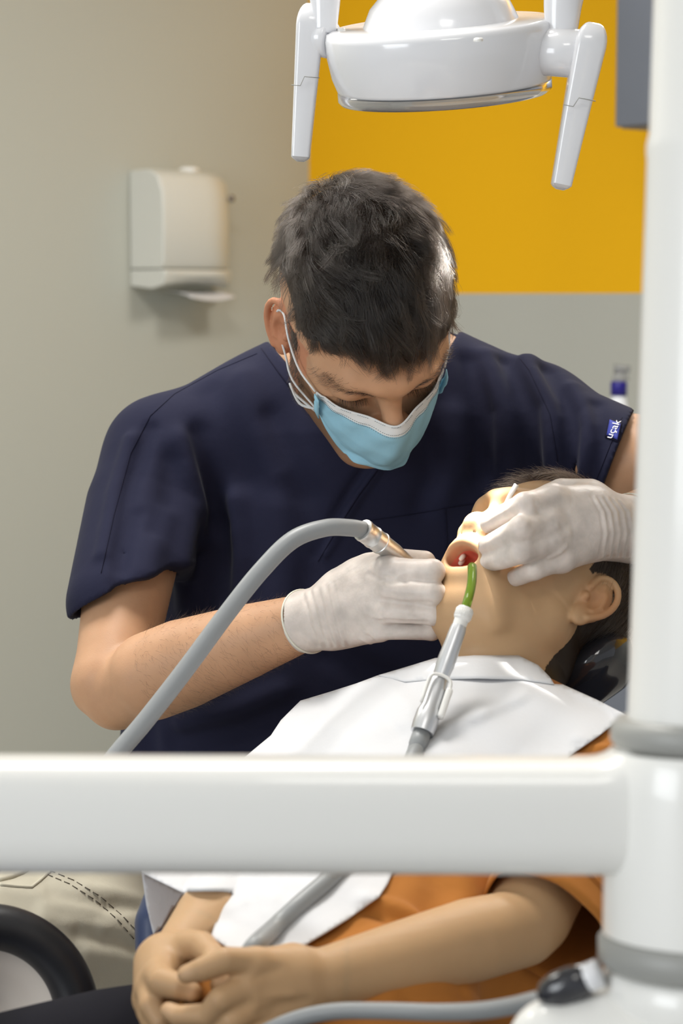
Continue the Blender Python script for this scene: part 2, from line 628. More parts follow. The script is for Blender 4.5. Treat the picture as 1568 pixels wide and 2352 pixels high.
M['gum'] = mat('mouth_pink', (0.55, 0.13, 0.11, 1), 0.3, bump=[('wave', 300, .3, .001)])
M['label_blue'] = mat('label_blue', lin(48, 60, 150), 0.7)
M['label_white'] = mat('label_white', (0.8, 0.8, 0.85, 1), 0.7)

# ------------------------------------------------------------------ the room
K = at(710, 682, 5.0); KX, KY = K[0], K[1]           # inner corner of the two walls
q_ = math.sqrt(.5)
LA = np.array((q_, q_, 0)); LN = np.array((q_, -q_, 0))       # left wall: along (towards the corner), normal
RA = np.array((q_, -q_, 0)); RN = np.array((-q_, -q_, 0))     # right wall: along (away from the corner), normal
ZV = np.array((0, 0, 1.0))


def wall_p(along, normal, s, out, z):
    return np.array((KX, KY, 0)) + along * s + normal * out + ZV * z


def paint(name, low, high=None, zsplit=0.0):
    m = mat(name, low, 0.75, spec=0.3, bump=[('noise', 260, .08, .002)])
    nt = m.node_tree; N = nt.nodes; L = nt.links
    if high:
        g = N.new('ShaderNodeNewGeometry'); s = N.new('ShaderNodeSeparateXYZ'); L.new(g.outputs['Position'], s.inputs[0])
        c = N.new('ShaderNodeMath'); c.operation = 'GREATER_THAN'; c.inputs[1].default_value = zsplit
        L.new(s.outputs['Z'], c.inputs[0])
        mx = N.new('ShaderNodeMix'); mx.data_type = 'RGBA'
        mx.inputs[6].default_value = low; mx.inputs[7].default_value = high
        L.new(c.outputs[0], mx.inputs[0]); L.new(mx.outputs[2], N['Principled BSDF'].inputs['Base Color'])
    return m


WALL_GREY = (0.47, 0.47, 0.41, 1)
m_left = paint('wall_paint_grey', WALL_GREY)
m_right = paint('wall_paint_grey_and_orange', (0.46, 0.46, 0.42, 1), (0.86, 0.45, 0.003, 1), 1.357)
b = MB(); b.box(wall_p(LA, LN, -2.4, -.06, CEIL_Z / 2), LA, LN, ZV, (2.52, .06, CEIL_Z / 2))
tag(b.build('wall_left', m_left, smooth=False), kind='structure')
b = MB(); b.box(wall_p(RA, RN, 2.4, -.06, CEIL_Z / 2), RA, RN, ZV, (2.4, .06, CEIL_Z / 2))
tag(b.build('wall_right', m_right, smooth=False), kind='structure')
XA, YA = np.array((1.0, 0, 0)), np.array((0, 1.0, 0))
b = MB(); b.box((0, 1.9, -.05), XA, YA, ZV, (4.2, 3.6, .05))
tag(b.build('floor', mat('floor_vinyl', (0.42, 0.41, 0.39, 1), 0.4, noise=(8, .05)), smooth=False), kind='structure')
b = MB(); b.box((0, 1.9, CEIL_Z + .05), XA, YA, ZV, (4.2, 3.6, .05))
tag(b.build('ceiling', mat('ceiling_white', (0.80, 0.80, 0.78, 1), 0.8), smooth=False), kind='structure')
for nm, A, NN, s0 in (('baseboard_left', LA, LN, -2.4), ('baseboard_right', RA, RN, 2.4)):
    b = MB(); b.box(wall_p(A, NN, s0, .0065, .05), A, NN, ZV, (2.38, .006, .05))
    tag(b.build(nm, M['counter'], smooth=False), kind='structure')

# ------------------------------------------------------------------ paper towel dispenser on the left wall
d0 = wall_p(LA, LN, -.561, 0.001, 1.367)
disp = thing('paper_towel_dispenser', 'white plastic paper towel dispenser mounted on the beige grey wall', 'dispenser', d0)


def extrude(prof, a, n, base, L, shrink=0.0):
    V, F = [], []
    k = len(prof)
    for t in (0, L):
        for (o, z) in prof: V.append(base + a * t + n * o + ZV * z)
    for i in range(k):
        j = (i + 1) % k
        F.append((i, j, k + j, k + i))
    F.append(tuple(range(k))[::-1]); F.append(tuple(range(k, 2 * k)))
    return V, F


# the cover: front bulges along its length and tapers to the far end
V, F = [], []
NS = 14
prof = [(0, .045), (.106, .045), (.116, .06), (.118, .16), (.114, .215), (.098, .25), (.07, .264), (0, .264)]
for i in range(NS + 1):
    t = i / NS
    g = 1 - .55 * max(0, (t - .55) / .45) ** 2
    for (o, z) in prof:
        V.append(d0 + LA * (.25 * t) + LN * (o * g + .006 * math.sin(math.pi * t) * (o > .05)) + ZV * (z - (.012 * max(0, (t - .5) / .5) ** 2 if z > .1 else 0)))
k = len(prof)
for i in range(NS):
    for j in range(k):
        j2 = (j + 1) % k
        F.append((i * k + j, i * k + j2, (i + 1) * k + j2, (i + 1) * k + j))
F.append(tuple(range(k))[::-1]); F.append(tuple(NS * k + j for j in range(k)))
MB().add(V, F).build('cover', M['dispenser'], disp, bevel=.004, auto=40)
V, F = [], []
prof = [(0, .006), (.075, 0), (.112, .008), (.122, .03), (.121, .043), (0, .043)]
for i in range(NS + 1):
    t = i / NS
    g = 1 - .5 * max(0, (t - .55) / .45) ** 2
    for (o, z) in prof:
        V.append(d0 + LA * (.25 * t) + LN * (o * g) + ZV * (z + .012 * math.sin(math.pi * t) * (z < .02)))
k = len(prof)
for i in range(NS):
    for j in range(k):
        j2 = (j + 1) % k
        F.append((i * k + j, i * k + j2, (i + 1) * k + j2, (i + 1) * k + j))
F.append(tuple(range(k))[::-1]); F.append(tuple(NS * k + j for j in range(k)))
MB().add(V, F).build('tray', M['dispenser'], disp, bevel=.003, auto=40)
MB().lathe(d0 + LA * .125 + LN * .06 + ZV * .262, ZV, [(.0, .0), (.022, .0), (.024, .006), (.018, .011), (0, .012)], 24).build('lid_button', M['white'], disp)
MB().lathe(d0 + LA * .215 + LN * .099 + ZV * .205, LN, [(.0, .0), (.008, .0), (.008, .006), (0, .007)], 20).build('lock', M['dark_steel'], disp)
V, F = [], []
for i in range(13):
    t = i / 12
    for j, (o, z) in enumerate([(.03, -.003), (.075, -.007), (.108, -.013), (.122, -.018)]):
        V.append(d0 + LA * (.075 + .15 * t) + LN * (o * (1 - .15 * t)) + ZV * (z - .008 * math.sin(math.pi * t) * (j / 3)))
for i in range(12):
    for j in range(3):
        F.append((i * 4 + j, i * 4 + j + 1, i * 4 + j + 5, i * 4 + j + 4))
o = MB().add(V, F).build('paper_towel', M['paper'], solid=.002)
tag(o, 'folded white paper towel sticking out under the wall dispenser', 'paper towel')

# ------------------------------------------------------------------ cabinets on the right wall
cz = at(1405, 297, 3.973)[2]
cb = wall_p(RA, RN, 1.153, 0.002, cz)
wc = thing('wall_cabinet', 'slate grey wall cabinet hanging on the orange wall', 'cabinet', cb)
MB().box(cb + RA * .60 + RN * .14 + ZV * .36, RA, RN, ZV, (.60, .138, .36)).build('body', M['slate'], wc, bevel=.004)
for i in range(3):
    dr = MB().box(cb + RA * (.20 + .40 * i) + RN * .289 + ZV * .36, RA, RN, ZV, (.1985, .009, .358)).build('door', M['slate'], wc, bevel=.004)

hb = wall_p(RA, RN, .75, 0.014, 0)
bc = thing('base_cabinet', 'slate grey base cabinet behind the reclined patient', 'cabinet', hb)
MB().box(hb + RA * 1.0 + RN * .26 + ZV * .49, RA, RN, ZV, (1.0, .258, .395)).build('body', M['slate'], bc, bevel=.004)
MB().box(hb + RA * 1.0 + RN * .24 + ZV * .047, RA, RN, ZV, (.98, .22, .045)).build('plinth', M['black_rubber'], bc)
for i in range(4):
    dr = MB().box(hb + RA * (.25 + .5 * i) + RN * .528 + ZV * .49, RA, RN, ZV, (.248, .009, .385)).build('door', M['slate'], bc, bevel=.004)
    MB().tube([hb + RA * (.25 + .5 * i - .07) + RN * .545 + ZV * .84, hb + RA * (.25 + .5 * i + .07) + RN * .545 + ZV * .84], .005, 10).build('handle', M['steel'], dr)
o = MB().box(hb + RA * 1.0 + RN * .275 + ZV * .906, RA, RN, ZV, (1.01, .275, .02)).build('worktop', M['counter'], bevel=.004)
tag(o, 'pale grey worktop along the wall under the spray bottle', 'worktop')

# spray bottle on the worktop
bp = at(1419, 1000, 4.13); bp = np.array((bp[0], bp[1], .927))
zc = lambda y: at(1419, y, 4.13)[2] - .927
sb = thing('spray_bottle', 'white spray bottle with a blue collar and clear nozzle standing on the worktop', 'bottle', bp)
z1, z2, z3 = zc(908), zc(878), zc(840)
MB().lathe(bp, ZV, [(0, 0), (.031, 0), (.034, .006), (.034, .10), (.031, z1 - .07), (.022, z1 - .035), (.0155, z1 - .006), (.0145, z1), (0, z1)], 32).build('body', M['bottle_white'], sb)
MB().lathe(bp + ZV * z1, ZV, [(0, 0), (.0165, 0), (.0165, z2 - z1), (.013, z2 - z1 + .003), (0, z2 - z1 + .003)], 32).build('collar', M['bottle_blue'], sb)
MB().lathe(bp + ZV * (z2 + .003), ZV, [(0, 0), (.013, 0), (.013, .010), (.009, .014), (.009, .024), (0, .024)], 24).build('neck', M['clear'], sb)
b = MB(); b.tube([bp + ZV * (z3 - .006) - XA * .010, bp + ZV * (z3 - .006) + XA * .022], [.009, .007], 14)
b.tube([bp + ZV * (z3 - .008) + XA * .012, bp + ZV * (z3 - .03) + XA * .018], [.005, .003], 10)
b.build('nozzle', M['clear'], sb)

# ------------------------------------------------------------------ operating lamp
LD = 1.80
DZ = LD - 1.78
lc = at(1012, 62, LD)                                    # centre of the top rim
lax = cv(-.075, .947, -.31); lax = lax / np.linalg.norm(lax)
LR = 268 / FPX * LD
lamp = thing('operating_lamp', 'white round operating lamp with two side handles above the dentist', 'lamp', lc)
hgt = .052
prof = [(LR * .66, .004), (LR * .93, .0035), (LR * .985, .001), (LR, -.005), (LR * .995, -.02), (LR * .965, -.038), (LR * .93, -hgt + .004), (LR * .915, -hgt), (LR * .86, -hgt)]
MB().lathe(lc, lax, prof, 96).build('housing', M['white_gloss'], lamp)
dome = [(LR * .67, .003), (LR * .655, .007), (LR * .60, .019), (LR * .48, .032), (LR * .3, .042), (LR * .12, .046), (0, .047)]
MB().lathe(lc, lax, dome, 96).build('dome', M['white_gloss'], lamp)
MB().lathe(lc - lax * hgt, lax, [(LR * .86, .003), (LR * .925, .001), (LR * .925, -.006), (LR * .90, -.009), (LR * .5, -.011), (0, -.012)], 96).build('lens', M['clear'], lamp)
MB().lathe(lc - lax * hgt, lax, [(LR * .88, .004), (LR * .60, .014), (0, .018)], 64).build('reflector', M['steel'], lamp)
lu = cv(1, .09, 0); lu = lu - lax * np.dot(lu, lax); lu /= np.linalg.norm(lu)
lw = np.cross(lax, lu)
if np.dot(lw, FWD) > 0: lw = -lw                           # points towards the viewer
for (px, py) in ((783, 69), (1098, 92)):
    ray = at(px, py, 1.0) - EYE
    tpar = np.dot(lc + lax * .0035 - EYE, lax) / np.dot(ray, lax)
    p = EYE + ray * tpar
    MB().lathe(p, lax, [(0, .0018), (.0032, .0016), (.0038, .0004), (.0038, -.001)], 24).build('screw_cap', M['white'], lamp)


def lathe_between(b, p, q, r, seg=40, round_=.002):
    ax = q - p; L = np.linalg.norm(ax)
    b.lathe(p, ax, [(0, 0), (r - round_, 0), (r, round_), (r, L - round_), (r - round_, L), (0, L)], seg)
    return b


# pivots and handles: (pivot inner, pivot outer, handle outline in the picture plane, depth)
for side, (jin, jout, jr, htop, hbot, hd) in enumerate((
        ((762, 92, 1.79 + DZ), (722, 84, 1.80 + DZ), .0165, ((712, 62), (690, 366)), None, 1.80 + DZ),
        ((1245, 118, 1.745 + DZ), (1332, 124, 1.735 + DZ), .0205, ((1352, 108), (1287, 430)), None, 1.728 + DZ))):
    a, c = at(*jin), at(*jout)
    b = lathe_between(MB(), a, c, jr)
    b.build('pivot', M['white_gloss'], lamp)
    t0, t1 = at(htop[0][0], htop[0][1], hd), at(htop[1][0], htop[1][1], hd + .012)
    ax = (t1 - t0); L = np.linalg.norm(ax); ax /= L
    side_v = RIGHT - ax * np.dot(RIGHT, ax); side_v /= np.linalg.norm(side_v)
    dv = np.cross(ax, side_v)
    hb_ = MB()
    rows = []
    n = 16
    wtop, wbot = ((.0125, .0085) if side == 0 else (.0135, .0085))
    # rounded head then a tapering bar
    prof2 = []
    for i in range(7):
        t = i / 6
        prof2.append((-.02 * math.cos(t * math.pi / 2) - 0.0, wtop * (.25 + .75 * math.sin(t * math.pi / 2)), .0205 * (.3 + .7 * math.sin(t * math.pi / 2))))
    for i in range(1, 13):
        t = i / 12
        prof2.append((L * t * .985, wtop + (wbot - wtop) * t, .0205 + (.0125 - .0205) * min(1, t * 1.8 + DZ)))
    prof2.append((L, wbot * .8, .0095)); prof2.append((L + .002, wbot * .4, .005))
    V, F = [], []
    S = 20
    for (h, w1, w2) in prof2:
        for k in range(S):
            a_ = 2 * math.pi * k / S
            ca, sa = math.cos(a_), math.sin(a_)
            ee = .32
            V.append(t0 + ax * h + side_v * (w1 * math.copysign(abs(ca) ** ee, ca)) + dv * (w2 * math.copysign(abs(sa) ** ee, sa)))
    for i in range(len(prof2) - 1):
        for k in range(S):
            k2 = (k + 1) % S
            F.append((i * S + k, i * S + k2, (i + 1) * S + k2, (i + 1) * S + k))
    F.append(tuple(range(S))[::-1]); F.append(tuple((len(prof2) - 1) * S + k for k in range(S)))
    h_ = MB().add(V, F).build('handle', M['white_gloss'], lamp, auto=50)
    # parting line between cap and grip
    g = MB()
    pl = []
    for (du, dl) in ((-1.0, .068), (-.35, .068), (-.1, .060), (1.0, .060)):
        pl.append(t0 + ax * (dl - .012) + side_v * (du * wtop * .97) - FWD * .0208)
    g.tube(pl, .0004, 6)
    g.build('seam', M['grey_ring'], h_)

# yoke from the two pivots up to the arm
ya, yc = at(752, 60, 1.785 + DZ), at(1288, 60, 1.742 + DZ)
ytop = at(1010, -330, 1.76 + DZ)
for (p0, p1, p2, w) in ((at(745, 78, 1.787 + DZ), at(748, -60, 1.785 + DZ), at(820, -230, 1.77 + DZ), .0125), (at(1287, 92, 1.742 + DZ), at(1296, -60, 1.742 + DZ), at(1230, -230, 1.752 + DZ), .0155)):
    MB().tube([p0, p0 * .5 + p1 * .5, p1, p1 * .45 + p2 * .55, p2, ytop], [w * .85, w * 1.05, w * 1.25, w * 1.25, w * 1.2, w * 1.2], 20, squash=.8, up=RIGHT, smooth_n=5).build('yoke', M['white_gloss'], lamp)
lathe_between(MB(), ytop - ZV * .03, ytop + ZV * .05, .028).build('hub', M['white_gloss'], lamp)
lathe_between(MB(), ytop + ZV * .05, np.array((ytop[0], ytop[1], CEIL_Z - .022)), .02).build('pole', M['white'], lamp)
lathe_between(MB(), np.array((ytop[0], ytop[1], CEIL_Z - .022)), np.array((ytop[0], ytop[1], CEIL_Z - .001)), .06).build('ceiling_plate', M['white'], lamp)

# lamp beam spots on mouth and fingers, last two added to light the hair
for k, (a_, aim, cone, pw) in enumerate(((160, at(1165, 1160, 1.70), 6.5, 44), (10, at(1100, 1232, 1.742), 8, 46), (125, at(1150, 1172, 1.705), 6.5, 44), (90, at(1100, 1232, 1.742), 8, 46),
                                         (0, at(975, 800, 1.84), 13, 18), (-35, at(975, 790, 1.84), 13, 18))):
    a_ = math.radians(a_)
    p = lc - lax * (hgt + .016) + (lu * math.cos(a_) + lw * math.sin(a_)) * LR * .66
    l = bpy.data.lights.new('lamp_and_hair_spot', 'SPOT')
    l.energy = pw; l.color = (1, .97, .9); l.spot_size = math.radians(cone); l.spot_blend = .5; l.shadow_soft_size = .010
    o = bpy.data.objects.new('lamp_and_hair_spot', l); COL.objects.link(o)
    o.location = p
    o.rotation_euler = (Vector(aim) - Vector(p)).to_track_quat('-Z', 'Y').to_euler()

# ------------------------------------------------------------------ instrument arm in the foreground
AD = 1.08
px2 = lambda v: v / FPX * AD
arm = thing('instrument_arm', 'white instrument arm with an upright column and horizontal beam in the foreground', 'dental unit', at(1640, 2352, AD))
ctop, cbot = at(1702, -260, AD - .02), at(1632, 1655, AD)
cax = ctop - cbot; cl = np.linalg.norm(cax); cax /= cl
R0 = px2(190)
step = np.linalg.norm(at(1676, 345, AD) - cbot)
MB().lathe(cbot, cax, [(0, 0), (R0, 0), (R0, step - .008), (R0 * 1.012, step - .004), (R0 * 1.012, step), (R0 * .985, step + .006), (R0 * .985, cl), (0, cl)], 72).build('column', M['white'], arm, auto=40)
lathe_between(MB(), at(1630, 1722, AD), at(1631, 1652, AD), px2(228), 72, .004).build('ring', M['grey_ring'], arm)
MB().lathe(at(1628, 2142, AD), UPV, [(0, 0), (px2(243), 0), (px2(243), .004), (px2(240), px2(330)), (px2(236), px2(395)), (px2(226), px2(420)), (0, px2(420))], 72).build('joint', M['white'], arm, auto=50)
# the beam with a filleted root where it meets the joint
V, F = [], []
hh = px2(132); S = 40
bc_ = (at(-1500, 1862, AD), at(1640, 1872, AD))
bax = bc_[1] - bc_[0]; BL = np.linalg.norm(bax); bax /= BL
bup = UPV - bax * np.dot(UPV, bax); bup /= np.linalg.norm(bup); bd = np.cross(bax, bup)
xr = BL - px2(240)
stations = [(0, 1.0)] + [(BL * t, 1.0) for t in (.25, .5, .7)] + [(xr - .012, 1.0), (xr - .006, 1.02), (xr - .002, 1.06), (xr + .002, 1.13), (xr + .006, 1.25), (BL - px2(60), 1.3)]
for (h, g) in stations:
    for k in range(S):
        a_ = 2 * math.pi * k / S; ca, sa = math.cos(a_), math.sin(a_)
        e = .62
        up_g = hh * (g if sa > 0 else 1.0)
        V.append(bc_[0] + bax * h + bup * (up_g * math.copysign(abs(sa) ** e, sa)) + bd * (.030 * math.copysign(abs(ca) ** e, ca)))
for i in range(len(stations) - 1):
    for k in range(S):
        k2 = (k + 1) % S
        F.append((i * S + k, i * S + k2, (i + 1) * S + k2, (i + 1) * S + k))
F.append(tuple(range(S))[::-1]); F.append(tuple((len(stations) - 1) * S + k for k in range(S)))
MB().add(V, F).build('beam', M['white'], arm)
lathe_between(MB(), at(1630, 2222, AD), at(1630, 2140, AD), px2(256), 72, .004).build('ring', M['grey_ring'], arm)
lathe_between(MB(), at(1630, 2330, AD), at(1630, 2221, AD), px2(242), 72, .003).build('lower_column', M['white'], arm)
bm_ = Model()
bm_.ell(at(1640, 2500, AD), (.085, .085, .057), None, 0)
bm_.caps(at(1640, 2470, AD), at(1270, 2400, AD), .045, .024, .03)
bm_.rbox(at(1640, 2600, AD), (.085, .085, .05), None, .03, .02)
c = at(1640, 2520, AD)
sdf_object('base', bm_, [(c - .14, c + .14, .003)], M['white'], arm)
kn = at(1296, 2268, 1.075)
kax = cv(.86, .42, -.28); kax /= np.linalg.norm(kax)
MB().lathe(kn - kax * .0125, kax, [(0, -.003), (.004, -.002), (.0075, .002), (.0095, .009), (.0095, .018), (.008, .026), (0, .028)], 32).build('knob', M['black_gloss'], arm)
MB().lathe(kn + kax * .012, kax, [(0, 0), (.0070, 0), (.0078, .002), (.0078, .009), (0, .010)], 32).build('knob_collar', M['white_gloss'], arm)

# floor pedestal carrying the arm
b = MB(); p = at(1640, 2600, AD)
lathe_between(b, np.array((p[0], p[1], .03)), p - ZV * .03, .05)
b.build('pedestal', M['white'], arm)
b = MB(); lathe_between(b, np.array((p[0], p[1], .001)), np.array((p[0], p[1], .032)), .17); b.build('foot', M['white'], arm)

# ------------------------------------------------------------------ heads (local axes: x = subject's left, y = face, z = crown; origin between the ears)
class Frame:
    def __init__(self, o, R, F, U, S=1.0):
        self.o, self.R, self.F, self.U, self.S = np.asarray(o, float), R, F, U, S
        self.M3 = np.array([R, F, U])

    def p(self, x, y, z): return self.o + (self.R * x + self.F * y + self.U * z) * self.S

    def loc(self, V): return ((np.asarray(V) - self.o) @ self.M3.T) / self.S


def head_model(m, fr, jaw=0.0, ears=(1, 1), earpos=(.071, -.004, -.002), jaw_s=1.0, nose=1.0, fw=1.0):
    """adds a head to model m; jaw = how far the lower jaw is dropped (radians)"""
    S = fr.S
    P = fr.p
    def E(c, r, k=0.0, mode='u', ax=None): m.ell(P(*c), np.array(r) * S, fr.M3 if ax is None else ax, k * S, mode)
    def C(a, b, ra, rb, k=0.0, mode='u', wide=None, s=1.0): m.caps(P(*a), P(*b), ra * S, rb * S, k * S, mode, wide, s)
    cj, sj = math.cos(jaw), math.sin(jaw)
    def J(x, y, z):                       # lower-jaw points turn about the joint in front of the ear
        y0, z0 = .012, -.012
        y, z = y0 + (y - y0) * jaw_s, z0 + (z - z0) * jaw_s
        return (x, y0 + (y - y0) * cj + (z - z0) * sj, z0 - (y - y0) * sj + (z - z0) * cj)
    E((0, -.014, .048), (.0745, .093, .085))
    E((0, .034, .046), (.063, .060, .056), .03)
    E((0, .040, -.012), (.060 * fw, .050, .056), .03)
    E((0, .035, -.030), (.055 * fw, .045, .045), .02)
    for s in (-1, 1):
        C((s * .044 * fw, .055, -.008), (s * .056 * fw, .022, .0), .020, .018, .025)               # cheekbone
        C((s * .056 * fw, .006, -.035), J(s * .050 * fw, .012, -.062), .017, .016, .03)             # jaw angle
        C(J(s * .050 * fw, .012, -.062), J(s * .020, .074, -.094), .017, .015, .03)            # jaw line
    E(J(0, .078, -.093), (.023, .016, .017), .025)
    E(J(0, .046, -.064), (.046 if not jaw else .040, .040 if not jaw else .032, .036 if not jaw else .030), .03)                                          # floor of the mouth
    E(J(0, .070, -.070), (.032, .025, .030), .025)
    E((0, .072, -.040 + (.010 if jaw else 0)), (.036, .028, .028 - (.006 if jaw else 0)), .025)                                          # upper jaw
    # brow ridge, sockets, closed lids
    pts = [(-.050, .066, .030), (-.030, .086, .034), (-.010, .094, .033), (.010, .094, .033), (.030, .086, .034), (.050, .066, .030)]
    for i in range(5): C(pts[i], pts[i + 1], .0105, .0105, .018)
    for s in (-1, 1):
        E((s * .031, .104, .016), (.021, .017, .013), .016, 's')
        E((s * .0315, .0785, .0145), (.0165, .0135, .0125), .006)
        C((s * .017, .0885, .0095), (s * .046, .080, .0085), .0014, .0014, .004)          # lash line fold
    # nose
    def NZ(x, y, z): return (x, .080 + (y - .080) * nose, z)
    C(NZ(0, .086, .026), NZ(0, .1135, -.008), .0078, .0100, .014)
    E(NZ(0, .1165, -.0125), (.0115, .0105, .0105), .008)
    for s in (-1, 1):
        E(NZ(s * .0125, .106, -.0175), (.0078, .0100, .0082), .006)
        E(NZ(s * .0074, .1085, -.0265), (.0042, .0066, .0095), .003, 's')
    if jaw < .05:
        C((-.022, .092, -.054), (.022, .092, -.054), .006, .006, .008)
        C((-.018, .092, -.064), (.018, .092, -.064), .006, .006, .008)
    # ears
    ex, ey, ez = earpos
    for s, on in zip((-1, 1), ears):
        if not on: continue
        # ear plane axes: back-out (a) and up-back (b)
        a = fr.R * s * .45 - fr.F * .89; a /= np.linalg.norm(a)
        b = fr.U * .97 - fr.F * .25; b -= a * (a @ b); b /= np.linalg.norm(b)
        n = np.cross(a, b); n = n if n @ (fr.R * s) > 0 else -n
        e0 = P(s * ex, ey, ez)
        q = lambda u, v, w=0: e0 + (a * u + b * v + n * w) * S
        m.ell(q(.010, .006, -.002), np.array((.0155, .029, .005)) * S, np.array([a, b, n]), .006 * S)
        m.ell(q(.006, -.022, -.001), np.array((.0085, .011, .0048)) * S, np.array([a, b, n]), .006 * S)    # lobe
        rim = [(-.002, .010), (.0, .026), (.010, .034), (.021, .031), (.027, .018), (.026, .002), (.020, -.012), (.012, -.022)]
        m.chain([q(u, v, .0035) for u, v in rim], .0032 * S, .003 * S, n=2)
        m.chain([q(u, v, .002) for u, v in [(.011, .024), (.016, .012), (.0165, .0), (.012, -.010)]], .0026 * S, .004 * S)
        m.ell(q(.008, .001, .006), np.array((.0068, .0105, .0065)) * S, np.array([a, b, n]), .004 * S, 's')
        m.ell(q(.021, .014, .0082), np.array((.0028, .011, .0035)) * S, np.array([a, b, n]), .003 * S, 's')
        m.ell(q(.013, .024, .006), np.array((.003, .006, .003)) * S, np.array([a, b, n]), .003 * S, 's')
        m.ell(q(-.001, -.001, .002), np.array((.004, .005, .0045)) * S, np.array([a, b, n]), .003 * S)      # tragus
    return J


def snap(F, P, lift=0.0, it=5):
    """move points onto the surface of a field"""
    P = np.array(P, float)
    for _ in range(it):
        v = F.value(P)
        g = np.stack([F.value(P + np.eye(3)[i] * .002) - F.value(P - np.eye(3)[i] * .002) for i in range(3)], 1)
        g /= np.linalg.norm(g, axis=1)[:, None] + 1e-9
        P -= g * np.clip(v - lift, -.008, .008)[:, None]
    return P


def capsule_dist(V, pts):
    best = np.full(len(V), 9.0)
    for i in range(len(pts) - 1):
        a, ba = np.asarray(pts[i]), np.asarray(pts[i + 1]) - np.asarray(pts[i])
        t = np.clip(((V - a) @ ba) / (ba @ ba + 1e-12), 0, 1)
        best = np.minimum(best, np.linalg.norm(V - a - t[:, None] * ba, axis=1))
    return best


def hair_material(name, col, rough=.35):
    m = bpy.data.materials.new(name); m.use_nodes = True
    nt = m.node_tree; nt.nodes.clear()
    o = nt.nodes.new('ShaderNodeOutputMaterial'); h = nt.nodes.new('ShaderNodeBsdfHairPrincipled')
    h.parametrization = 'COLOR'
    h.inputs['Color'].default_value = col
    h.inputs['Roughness'].default_value = rough
    h.inputs['Radial Roughness'].default_value = .4
    h.inputs['Random Roughness'].default_value = .2
    nt.links.new(h.outputs[0], o.inputs['Surface'])
    return m


def strands(name, curves, radius, material, parent):
    """curves: array (n, k, 3) of strand points -> one hair object"""
    n, k, _ = curves.shape
    hc = bpy.data.hair_curves.new(name)
    hc.add_curves([k] * n)
    hc.attributes['position'].data.foreach_set('vector', np.ascontiguousarray(curves, dtype=np.float32).ravel()) if 'position' in hc.attributes else None
    ra = hc.attributes.get('radius') or hc.attributes.new('radius', 'FLOAT', 'POINT')
    prof = radius * np.linspace(1, .35, k)
    ra.data.foreach_set('value', np.tile(prof, n).astype(np.float32))
    hc.materials.append(material)
    o = bpy.data.objects.new(name, hc); COL.objects.link(o)
    o.parent = parent
    off = Vector((0, 0, 0)); p = parent
    while p is not None:
        off += p.location; p = p.parent
    o.location = -off
    return o


def mesh_points(V, Q, n, rng, keep=None):
    """n random points on a quad mesh, with normals"""
    A, B, C_, D = V[Q[:, 0]], V[Q[:, 1]], V[Q[:, 2]], V[Q[:, 3]]
    N = np.cross(C_ - A, D - B)
    ar = np.linalg.norm(N, axis=1)
    N = N / (ar[:, None] + 1e-12)
    w = ar.copy()
    if keep is not None: w *= keep((A + C_) / 2)
    w /= w.sum()
    i = rng.choice(len(Q), n, p=w)
    u, v = rng.random((n, 1)), rng.random((n, 1))
    P = (A[i] * (1 - u) + B[i] * u) * (1 - v) + (D[i] * (1 - u) + C_[i] * u) * v
    return P, N[i]

# ------------------------------------------------------------------ the dentist
DEN = thing('person', 'dentist in navy scrubs, gloves and a blue face mask, bent over the patient', 'person', at(640, 2150, 2.15))
ro_, ph, yaw = math.radians(-6), math.radians(58), math.radians(20)
rr = cv(math.cos(ro_), math.sin(ro_), 0)
dn = cv(math.sin(ro_), -math.cos(ro_), 0)
Fd = cv(0, 0, -1) * math.cos(ph) + dn * math.sin(ph)
Ud = -dn * math.cos(ph) + cv(0, 0, -1) * math.sin(ph)
rr, Fd = rr * math.cos(yaw) - Fd * math.sin(yaw), Fd * math.cos(yaw) + rr * math.sin(yaw)
HD = Frame(at(830, 743, 1.935), rr, Fd, Ud, 1.0)

# joints
SHL, SHR = at(378, 1048, 2.11), at(1225, 972, 2.10)            # picture-left / picture-right shoulder
ELB = at(250, 1588, 1.935); WR = at(702, 1428, 1.82)
ELB2 = at(1835, 1085, 1.95); WR2 = at(1425, 1214, 1.755)
NECK = at(850, 850, 2.12)


def torso_ops(m, g):
    """trunk; g = inset in metres (0 for the cloth, more for the body inside it)"""
    m.ell(at(830, 1130, 2.155), (.205 - g, .108 - g, .17 - g), None, 0)
    m.ell(at(790, 1380, 2.165), (.185 - g, .112 - g, .19 - g), None, .06)
    m.ell(at(720, 1720, 2.17), (.205 - g, .125 - g, .20 - g), None, .07)
    m.caps(at(700, 915, 2.13), SHL, .052 - g, .057 - g, .05)
    m.caps(at(1010, 880, 2.13), SHR, .050 - g, .057 - g, .05)
    m.caps(at(850, 930, 2.14), at(850, 1000, 2.14), .085 - g, .10 - g, .05)


body = Model()
torso_ops(body, .018)
body.caps(NECK, HD.p(0, -.025, -.035), .062, .056, .03)
body.caps(at(700, 915, 2.13), NECK, .040, .058, .04)
body.caps(at(1010, 880, 2.13), NECK, .040, .058, .04)
head_model(body, HD, 0.0, (1, 1), fw=.86)
# picture-left arm
body.chain([SHL, at(325, 1210, 2.06), at(285, 1400, 2.0), at(252, 1560, 1.94)], [.048, .0445, .0415, .034], .02)
body.chain([at(252, 1575, 1.937), at(262, 1600, 1.93), at(350, 1552, 1.905), at(420, 1525, 1.89), at(560, 1475, 1.855), at(690, 1432, 1.825), at(760, 1412, 1.808)],
           [.032, .0285, .0415, .0415, .034, .0258, .025], .008)
body.caps(at(240, 1580, 1.955), at(275, 1610, 1.94), .027, .022, .02)
